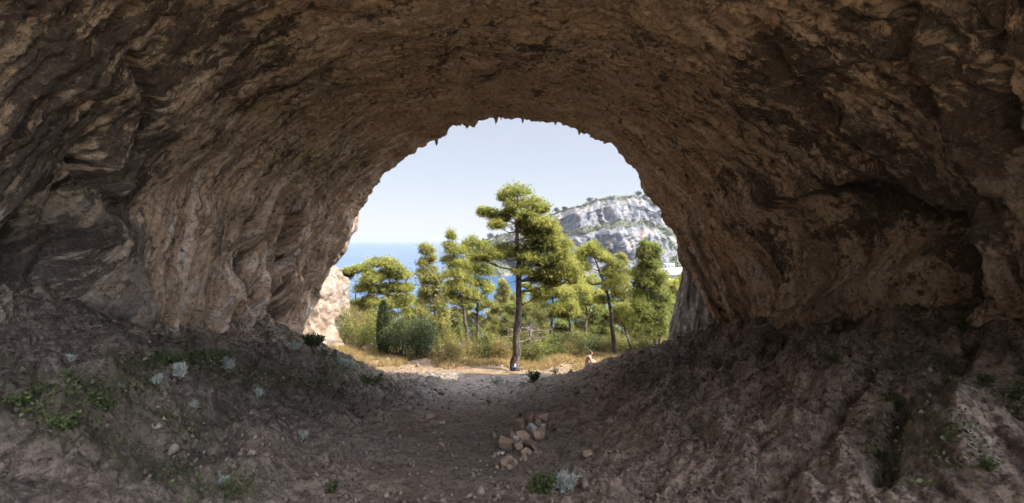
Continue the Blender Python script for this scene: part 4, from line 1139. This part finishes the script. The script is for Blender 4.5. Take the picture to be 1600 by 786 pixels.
OTH = [
    (671, 651, 20, 9, 'stone', 'tan slab alone on the gully floor, left one of a pair'),
    (686, 659, 22, 6, 'stone', 'flat tan slab alone on the gully floor, right one of a pair'),
    (682, 640, 12, 5, 'stone_dark', 'small dark stone behind the pair of slabs'),
    (766, 677, 14, 7, 'stone_dark', 'single dark reddish stone left of the stone pile'),
    (693, 694, 14, 6, 'stone_dark', 'low dark stone sunk in the middle of the gully'),
    (678, 675, 9, 4, 'stone_dark', 'small flat stone in front of the pair of slabs'),
    (919, 708, 20, 9, 'stone', 'lone tan stone on the right slope beside the pile'),
    (777, 645, 9, 3, 'stone', 'thin flake on the gully floor behind the pile'),
    (764, 626, 12, 5, 'stone_dark', 'dark flat stone further up the gully towards the mouth'),
    (690, 613, 12, 6, 'stone_dark', 'dark stone beside the pale gravel near the mouth'),
    (706, 627, 10, 7, 'stone_dark', 'dark knob-like stone in the middle distance of the gully'),
    (741, 644, 12, 5, 'stone_dark', 'low dark stone half buried in the centre of the gully'),
]
SG = 'loose stones heaped in the gully'
for i, (px, row, w, h, mt, lift, lab) in enumerate(STN):
    rg = np.random.default_rng(500+i)
    g = on_ground(px, row+h*0.4)
    s = g[1]/F
    o = stone_mesh(rg, (w*s*1.55, (w+h)*0.5*s*1.4, h*s*1.7), M[mt])
    o.location = (g[0], g[1], g[2] + h*s*0.4 + lift); o.rotation_euler = (rg.normal()*0.25, rg.normal()*0.3, rg.uniform(0, 6))
    tag(o, lab, 'stone', SG)
for i, (px, row, w, h, mt, lab) in enumerate(OTH):
    rg = np.random.default_rng(600+i)
    g = on_ground(px, row+h*0.4); s = g[1]/F
    o = stone_mesh(rg, (w*s*1.15, w*s*0.9, h*s*1.35), M[mt])
    o.location = (g[0], g[1], g[2] + h*s*0.3); o.rotation_euler = (rg.normal()*0.1, rg.normal()*0.15, rg.uniform(-0.4, 0.4))
    tag(o, lab, 'stone', 'single stones on the gully floor')

# ------------------------------------------------------------------ small plants in the cave
def plant(label, px, row, w, h, mat, kind='leafy', seed=1, name='leafy_plant', n=400, leaf=0.05, group=None):
    rg = np.random.default_rng(seed)
    g = on_ground(px, row)
    if g is None: return
    s = g[1]/F; rx, hz_ = w*s/2, h*s
    root = empty(name, tuple(g)); tag(root, label, 'plant', group)
    st = MB(); lf = MB()
    ns = 14
    for k in range(ns):
        a = rg.uniform(0, 6.28); rr = rx*math.sqrt(rg.random()); tip = np.array([rr*math.cos(a), rr*math.sin(a)*0.8, hz_*rg.uniform(0.5, 1)])
        loc = gz(g[0]+tip[0], g[1]+tip[1]) - g[2]
        tip[2] = max(tip[2], loc + hz_*0.4)
        p = smooth_path([(tip[0]*0.2, tip[1]*0.2, -0.03), tip*np.array([0.55, 0.55, 0.5]), tip], 6, 0.006, rg)
        st.tube(p, np.linspace(0.005, 0.002, 6), 3)
        m = n//ns
        q = rg.uniform(0.25, 1.0, m)*5
        i0 = np.clip(q.astype(int), 0, 4); P0 = p[i0] + (p[i0+1]-p[i0])*(q-i0)[:, None] + rg.normal(size=(m, 3))*leaf*0.35
        if kind == 'spiky': lf.blades(P0, unit(P0*np.array([1, 1, 0])+np.array([0, 0, 0.12])), leaf*1.6, leaf*0.28, rg, K=3, spread=0.6)
        else: lf.leaves(P0, leaf, rg, 0.6)
    st.build('stems', M['bush_dark'], root); lf.build('leaves', M[mat], root, smooth=False)
    return root

PL = [
    (849, 772, 44, 30, 'weed', 'leafy', 'green leafy weed in front of the stone pile at the bottom edge', 900, .035),
    (881, 768, 40, 26, 'silver', 'spiky', 'silver-leaved plant beside the green weed at the bottom edge', 420, .035),
    (835, 594, 26, 14, 'weed', 'leafy', 'green sprawling weed near the foot of the tall pine', 700, .07),
    (868, 585, 10, 12, 'weed', 'leafy', 'small thin weed right of the sprawling weed', 160, .06),
    (776, 600, 26, 14, 'silver', 'spiky', 'pale grassy tuft on the gravel left of the sprawling weed', 200, .05),
    (463, 520, 26, 26, 'weed', 'leafy', 'dark green shrub against the left wall foot at the mouth', 1200, .07),
    (488, 542, 40, 22, 'weed', 'leafy', 'broad dark green shrub spilling down the left bank', 1600, .07),
    (462, 548, 24, 14, 'silver', 'spiky', 'grey-leaved plant above the left bank beside the broad shrub', 300, .05),
    (545, 575, 34, 16, 'silver', 'spiky', 'silvery plant at the lower end of the left bank', 360, .05),
    (580, 600, 44, 16, 'weed', 'spiky', 'greyish green grass tuft at the end of the left bank', 500, .05),
    (358, 584, 24, 26, 'silver', 'spiky', 'silver-leaved plant below the left wall, right one', 260, .035),
    (282, 592, 24, 22, 'silver', 'spiky', 'silver-leaved plant below the left wall, middle one', 220, .035),
    (246, 602, 14, 14, 'silver', 'spiky', 'small silver-leaved plant below the left wall', 120, .03),
    (112, 566, 14, 8, 'silver', 'spiky', 'pale flat plant on the ledge at far left', 100, .03),
    (405, 622, 12, 14, 'silver', 'spiky', 'small silver plant on the left bank halfway down', 110, .03),
    (302, 640, 10, 10, 'silver', 'spiky', 'tiny silver plant in the middle of the left bank', 90, .025),
    (475, 690, 12, 14, 'silver', 'spiky', 'small silver plant near the gully edge', 110, .025),
    (350, 760, 14, 14, 'silver', 'spiky', 'small silver plant at the bottom of the left bank', 110, .02),
    (260, 566, 60, 14, 'weed', 'leafy', 'low olive mat plant along the foot of the left wall', 1100, .04),
    (330, 562, 60, 12, 'weed', 'leafy', 'low olive mat plant under the orange wall panel', 1100, .04),
    (40, 628, 70, 16, 'weed', 'leafy', 'green creeping plant at the left edge of the photo', 1100, .03),
    (95, 668, 60, 16, 'weed', 'leafy', 'green creeping plant in the lower left crevice', 900, .028),
    (160, 640, 46, 14, 'weed', 'leafy', 'dark moss-like plant between the left boulders', 700, .025),
    (1400, 640, 40, 20, 'weed', 'leafy', 'green weed in a crevice of the right slope', 500, .03),
    (1505, 520, 40, 40, 'weed', 'leafy', 'green fern-like plant in the dark right recess', 700, .035),
    (1540, 600, 26, 18, 'weed', 'leafy', 'small green plant low on the right slope', 320, .03),
    (1590, 625, 26, 26, 'weed', 'leafy', 'green plant at the right edge of the photo', 420, .03),
    (1480, 600, 22, 14, 'weed', 'leafy', 'tiny weed below the dark right recess', 220, .025),
    (1300, 565, 30, 10, 'weed', 'leafy', 'flat green plant on the right mound', 300, .03),
    (1545, 730, 34, 16, 'weed', 'leafy', 'small weed near the bottom right corner', 260, .02),
    (1375, 716, 20, 12, 'weed', 'leafy', 'tiny weed in the bottom right fissure', 160, .02),
    (520, 770, 24, 24, 'weed', 'leafy', 'dull green plant at the bottom of the gully left side', 260, .02),
]
for i, (px, row, w, h, mt, kd, lab, n, lf_) in enumerate(PL):
    plant(lab, px, row, w, h, mt, kd, 700+i, n=n, leaf=lf_, group='small plants on the cave floor', name='silver_plant' if mt == 'silver' else 'leafy_plant')

# dry grass strip in the sun beyond the mouth
def grass():
    rg = np.random.default_rng(33); mb = MB(); n = 9000
    x = rg.uniform(-12, 8, n); y = rg.uniform(25.0, 30.5, n)
    keep = noise(x*0.5, y*0.5, 0*x, 9) + 0.25*(y-26)/3 > -0.1
    x, y = x[keep], y[keep]
    z = ground_h(x, y)
    P0 = np.stack([x, y, z-0.01], 1)
    mb.blades(P0, np.tile([0, 0, 1.0], (len(P0), 1)), 0.32, 0.022, rg, K=5, spread=0.35)
    o = mb.build('dry_grass', M['grass'], smooth=False)
    tag(o, 'strip of straw-yellow dry grass in the sun before the trees', 'grass', kind='stuff')
grass()
def understory():
    rg = np.random.default_rng(34); mb = MB(); n = 26000
    x = rg.uniform(-22, 24, n); y = rg.uniform(31, 52, n)
    keep = noise(x*0.35, y*0.35, 0*x, 19) > -0.12
    x, y = x[keep], y[keep]; z = ground_h(x, y) + rg.random(len(x))*0.8*(0.4+noise(x*0.5, y*0.5, 0*x, 29)).clip(0, 1)
    mb.leaves(np.stack([x, y, z], 1), 0.28, rg, 0.5)
    o = mb.build('undergrowth', M['bush'], smooth=False)
    tag(o, 'green undergrowth on the slope among the pines', 'undergrowth', kind='stuff')
understory()
def ground_cover():
    rg = np.random.default_rng(36); mb = MB()
    w = (MOSS*S(2.5, 3.5, GY)*S(24, 18, GY)*np.clip(noise(GX*1.3, GY*1.3, 0*GX, 91)+0.15, 0, 1)).ravel()
    w = w * (np.gradient(GX, axis=1)*np.gradient(GY, axis=0)).ravel()
    i = rg.choice(w.size, 5200, p=w/w.sum())
    c = np.stack([GX.ravel()[i], GY.ravel()[i], GZ.ravel()[i]], 1)
    for k_, sz in ((9, 0.028), (3, 0.045)):
        P0 = np.repeat(c, k_, 0) + rg.normal(size=(len(c)*k_, 3))*np.array([0.07, 0.07, 0.025]); P0[:, 2] += 0.02
        mb.leaves(P0, sz, rg, 0.6)
    o = mb.build('ground_cover', M['weed'], smooth=False)
    tag(o, 'low mossy weeds spread over the left bank and right slope', 'ground cover', kind='stuff')
ground_cover()
def litter():
    rg = np.random.default_rng(35); mb = MB(); n = 5200
    y = 4.2*np.exp(rg.random(n)*math.log(27/4.2)); x = rg.uniform(-1, 1, n)*(0.9*y); 
    z = ground_h(x, y)
    s = (rg.uniform(0.25, 1.0, n)**2.2*0.075 + 0.10*(rg.random(n) > 0.985))*(0.5+y*0.06)
    T = np.array([[1, 0, -.4], [-.5, .87, -.4], [-.5, -.87, -.4], [0.15, 0.1, .6]])
    Fc = np.array([[0, 1, 3], [1, 2, 3], [2, 0, 3], [0, 2, 1]])
    a = rg.uniform(0, 6.28, n); ca, sa = np.cos(a), np.sin(a)
    V_ = np.empty((n, 4, 3))
    for i in range(4):
        tx = T[i, 0]*rg.uniform(0.6, 1.3, n); ty = T[i, 1]*rg.uniform(0.6, 1.3, n)
        V_[:, i, 0] = x + s*(tx*ca-ty*sa); V_[:, i, 1] = y + s*(tx*sa+ty*ca); V_[:, i, 2] = z + s*T[i, 2]*rg.uniform(0.5, 1.1, n) + s*0.2
    o = mesh_obj('gravel', V_.reshape(-1, 3), (np.arange(n)[:, None, None]*4 + Fc[None]).reshape(-1, 3), [mat_rock('gravel_chips', (0.06, 0.047, 0.037), (0.13, 0.10, 0.075), (0.21, 0.168, 0.13), 1.7, None, 0.01)], smooth=False)
    tag(o, 'scattered small stones and chips over the cave floor', 'gravel', kind='stuff')
litter()

# ------------------------------------------------------------------ scrub and little things on the far hill
def scrub():
    rg = np.random.default_rng(44); mb = MB()
    pts = HV[:, :-2, :].reshape(-1, 3); w = HVEG.ravel().astype(float)
    up_ = (HVv.ravel() > 0.985)
    w = w + 0.6*up_
    idx = rg.choice(len(pts), 5200, p=w/w.sum())
    c = pts[idx] + rg.normal(size=(len(idx), 3))*np.array([0.8, 0.8, 0.3]) + np.array([0, -0.8, 0.5])
    sz = rg.uniform(0.7, 2.2, len(idx))*(0.7+0.6*rg.random(len(idx))**3)
    K = 22
    P0 = np.repeat(c, K, 0) + rg.normal(size=(len(c)*K, 3))*np.repeat(sz, K)[:, None]*np.array([0.5, 0.5, 0.38])
    mb.leaves(P0, 1.15, rg, 0.7)
    o = mb.build('hillside_scrub', M['maquis'], hill, smooth=False)
    o.parent = None
    tag(o, 'dark green scrub covering the ledges and crest of the far hill', 'scrub', kind='stuff')
scrub()
for i, (px, row, h, lab) in enumerate([(869, 331, 7, 'tiny round tree on the left shoulder of the far hill'), (882, 327, 5, 'tiny low tree beside the round one on the hill shoulder'),
                                       (921, 315, 7, 'tiny tree on the skyline left of the summit'), (998, 307, 9, 'tallest tiny tree on the summit skyline, near the cave wall'),
                                       (1008, 308, 5, 'tiny tree next to the tallest one on the summit skyline'), (766, 372, 8, 'tiny dark tree on the low headland left of the tall pine')]):
    rg = np.random.default_rng(800+i); D = 556; b = P(px, row+2, D); s = D/F
    root = empty('hilltop_tree', tuple(b)); tag(root, lab, 'tree', 'tiny trees on the far hill skyline')
    t = MB(); t.tube([(0, 0, -2), (0, 0, h*s*0.6)], [0.3, 0.15], 5); t.build('trunk', M['bark_dark'], root)
    l = MB(); c = rg.normal(size=(500, 3))*h*s*0.28*np.array([1.0, 1, 0.7]) + np.array([0, 0, h*s*0.75]); l.leaves(c, 1.1, rg, 0.7); l.build('crown', M['maquis'], root, smooth=False)

def box(mb, c, s):
    x, y, z = c; a, b_, d_ = s[0]/2, s[1]/2, s[2]/2
    V_ = [(x+i*a, y+j*b_, z+k*d_) for i in (-1, 1) for j in (-1, 1) for k in (-1, 1)]
    mb.add(V_, [(0, 1, 3), (0, 3, 2), (4, 6, 7), (4, 7, 5), (0, 4, 5), (0, 5, 1), (2, 3, 7), (2, 7, 6), (0, 2, 6), (0, 6, 4), (1, 5, 7), (1, 7, 3)])
def shore():
    D = 418.0; s = D/F
    c = P(1043, 415, D)
    root = empty('harbour_building', (c[0], D, c[2]-4*s)); tag(root, 'low white building on the terrace by the cove, beside the cave wall', 'building')
    w = MB(); box(w, (0, 0, 3*s), (17*s, 8, 7*s)); w.build('wall', M['wall_white'], root, smooth=False)
    r = MB(); box(r, (0, 0, 6.7*s), (18.5*s, 9.2, 0.7*s)); r.build('roof', M['roofm'], root, smooth=False)
    for k in (-5, 0, 5):
        g = MB(); box(g, (k*s, -4.03, 3.2*s), (2.4*s, 0.1, 2.4*s)); g.build('window', M['glass'], root, smooth=False)
    # terrace the building stands on, stepping down to a quay
    t = MB(); box(t, (P(1060, 0, D)[0], D, P(0, 428, D)[2]), (100*s, 26, 18*s))
    o = t.build('terrace', M['concrete'], smooth=False); tag(o, 'pale rubble terrace above the turquoise water near the cave wall', 'terrace', kind='structure')
    D2 = 398.0; s2 = D2/F
    q = MB()
    a = P(1018, 430, D2); b_ = P(1052, 437, D2-14); e = P(1085, 426, D2)
    def slab(p, r_, wd, th):
        d = unit(r_-p); n = unit(np.cross(d, [0, 0, 1]))*wd/2
        V_ = [p-n, p+n, r_+n, r_-n]; V_ = V_ + [v-np.array([0, 0, th]) for v in V_]
        q.add(V_, [(0, 1, 2), (0, 2, 3), (4, 6, 5), (4, 7, 6), (0, 4, 5), (0, 5, 1), (1, 5, 6), (1, 6, 2), (2, 6, 7), (2, 7, 3), (3, 7, 4), (3, 4, 0)])
    slab(a, b_, 3.2, 1.4); slab(P(1030, 429, D2), e, 3.5, 1.4)
    for t_ in (0.15, 0.5, 0.85):
        p = a+(b_-a)*t_; q.tube([p-np.array([0, 0, 1.3]), np.array([p[0], p[1], SEA-2])], [0.7, 0.7], 8)
        p = P(1030, 429, D2)+(e-P(1030, 429, D2))*t_; q.tube([p-np.array([0, 0, 1.3]), np.array([p[0], p[1], SEA-2])], [0.7, 0.7], 8)
    o = q.build('jetty', M['concrete'], smooth=False); tag(o, 'pale concrete jetty forking over the turquoise water', 'jetty')
shore()

# ------------------------------------------------------------------ bag at the foot of the pine
def bag():
    D = 24.3; c = P(806, 586, D); g = gz(c[0], D)
    root = empty('backpack', (c[0], D, g)); tag(root, 'black backpack with a white bottle lying at the foot of the tall pine', 'backpack')
    body = MB()
    n = 20
    th = np.linspace(0, np.pi, n); ph = np.linspace(0, 2*np.pi, 2*n); TH, PH = np.meshgrid(th, ph, indexing='ij')
    def sp(a, e): return np.sign(a)*np.abs(a)**e
    V_ = np.stack([0.24*sp(np.sin(TH), .6)*sp(np.cos(PH), .6), 0.15*sp(np.sin(TH), .6)*sp(np.sin(PH), .6), 0.12+0.13*sp(np.cos(TH), .6)*(1-0.25*sp(np.sin(TH), .6)*sp(np.cos(PH), .6))], -1).reshape(-1, 3)
    f4 = grid_faces(n, 2*n)[:, ::-1]; mesh_obj('body', V_, f4, M['black'], root)
    V2 = V_*np.array([0.55, 0.5, 0.5]) + np.array([0.06, -0.13, 0.02]); mesh_obj('pocket', V2, f4, M['black'], root)
    st = MB()
    for x in (-0.14, -0.02): st.tube(smooth_path([(x, 0.05, 0.24), (x-0.02, -0.16, 0.27), (x-0.06, -0.20, 0.02)], 10), np.full(10, 0.014), 6)
    st.build('strap', M['black'], root)
    b = MB(); b.tube([(-0.05, -0.05, 0.2), (-0.04, -0.05, 0.34), (-0.04, -0.05, 0.36), (-0.04, -0.05, 0.40)], [0.036, 0.036, 0.015, 0.015], 10)
    o = b.build('bottle', M['white'], None); o.location = (c[0], D, g)
    o['label'] = 'white water bottle stuck upright against the black backpack'; o['category'] = 'bottle'
bag()

# ------------------------------------------------------------------ seated person
def person():
    D = 24.0
    hip = P(916, 573, D)
    root = empty('person', tuple(hip)); tag(root, 'seated bare-backed person in grey shorts leaning forward among the shrubs', 'person')
    def skin(name, verts, edges, radii, mat, subs=2, par=root):
        me = bpy.data.meshes.new(name); me.from_pydata(verts, edges, []); o = bpy.data.objects.new(name, me); COL.objects.link(o); o.parent = par
        m = o.modifiers.new('skin', 'SKIN')
        for v, r in zip(me.skin_vertices[0].data, radii): v.radius = (r, r)
        me.skin_vertices[0].data[0].use_root = True
        s = o.modifiers.new('sub', 'SUBSURF'); s.levels = subs; s.render_levels = subs
        me.materials.append(mat); return o
    # facing right (+x), bent forward, arms round the knees
    vb = [(0, 0, 0.10), (0.03, 0, 0.25), (0.10, 0, 0.42), (0.17, 0, 0.53), (0.215, 0, 0.60), (0.25, 0, 0.68), (0.26, 0, 0.76),
          (0.03, -0.09, 0.09), (0.38, -0.12, 0.34), (0.42, -0.11, -0.06), (0.55, -0.11, -0.10),
          (0.03, 0.09, 0.09), (0.38, 0.12, 0.34), (0.42, 0.11, -0.06), (0.55, 0.11, -0.10),
          (0.16, -0.18, 0.50), (0.24, -0.23, 0.28), (0.44, -0.10, 0.30), (0.50, -0.06, 0.29),
          (0.16, 0.18, 0.50), (0.24, 0.23, 0.28), (0.44, 0.10, 0.30), (0.50, 0.06, 0.29)]
    eb = [(0, 1), (1, 2), (2, 3), (3, 4), (4, 5), (5, 6), (0, 7), (7, 8), (8, 9), (9, 10), (0, 11), (11, 12), (12, 13), (13, 14),
          (3, 15), (15, 16), (16, 17), (17, 18), (3, 19), (19, 20), (20, 21), (21, 22)]
    rb = [0.13, 0.125, 0.14, 0.12, 0.055, 0.09, 0.085, 0.10, 0.065, 0.045, 0.035, 0.10, 0.065, 0.045, 0.035, 0.06, 0.045, 0.033, 0.03, 0.06, 0.045, 0.033, 0.03]
    skin('body', vb, eb, rb, M['skin'])
    skin('shorts', [(0, 0, 0.08), (0.02, -0.09, 0.09), (0.26, -0.115, 0.24), (0.02, 0.09, 0.09), (0.26, 0.115, 0.24), (0.01, 0, 0.2)],
         [(0, 1), (1, 2), (0, 3), (3, 4), (0, 5)], [0.145, 0.12, 0.095, 0.12, 0.095, 0.14], M['shorts'])
    skin('hair', [(0.215, 0, 0.70), (0.235, 0, 0.77), (0.26, 0, 0.81)], [(0, 1), (1, 2)], [0.085, 0.10, 0.075], M['hair'])
    # the stone the person sits on
    rg = np.random.default_rng(9); g = gz(hip[0], D)
    st = stone_mesh(rg, (0.75, 0.6, 1.0), M['stone'], 'seat_rock'); st.location = (hip[0]+0.05, D, hip[2]-0.45); st.scale = (1, 1, 1.0)
    tag(st, 'pale rock under the seated person', 'rock')
    return g
person()
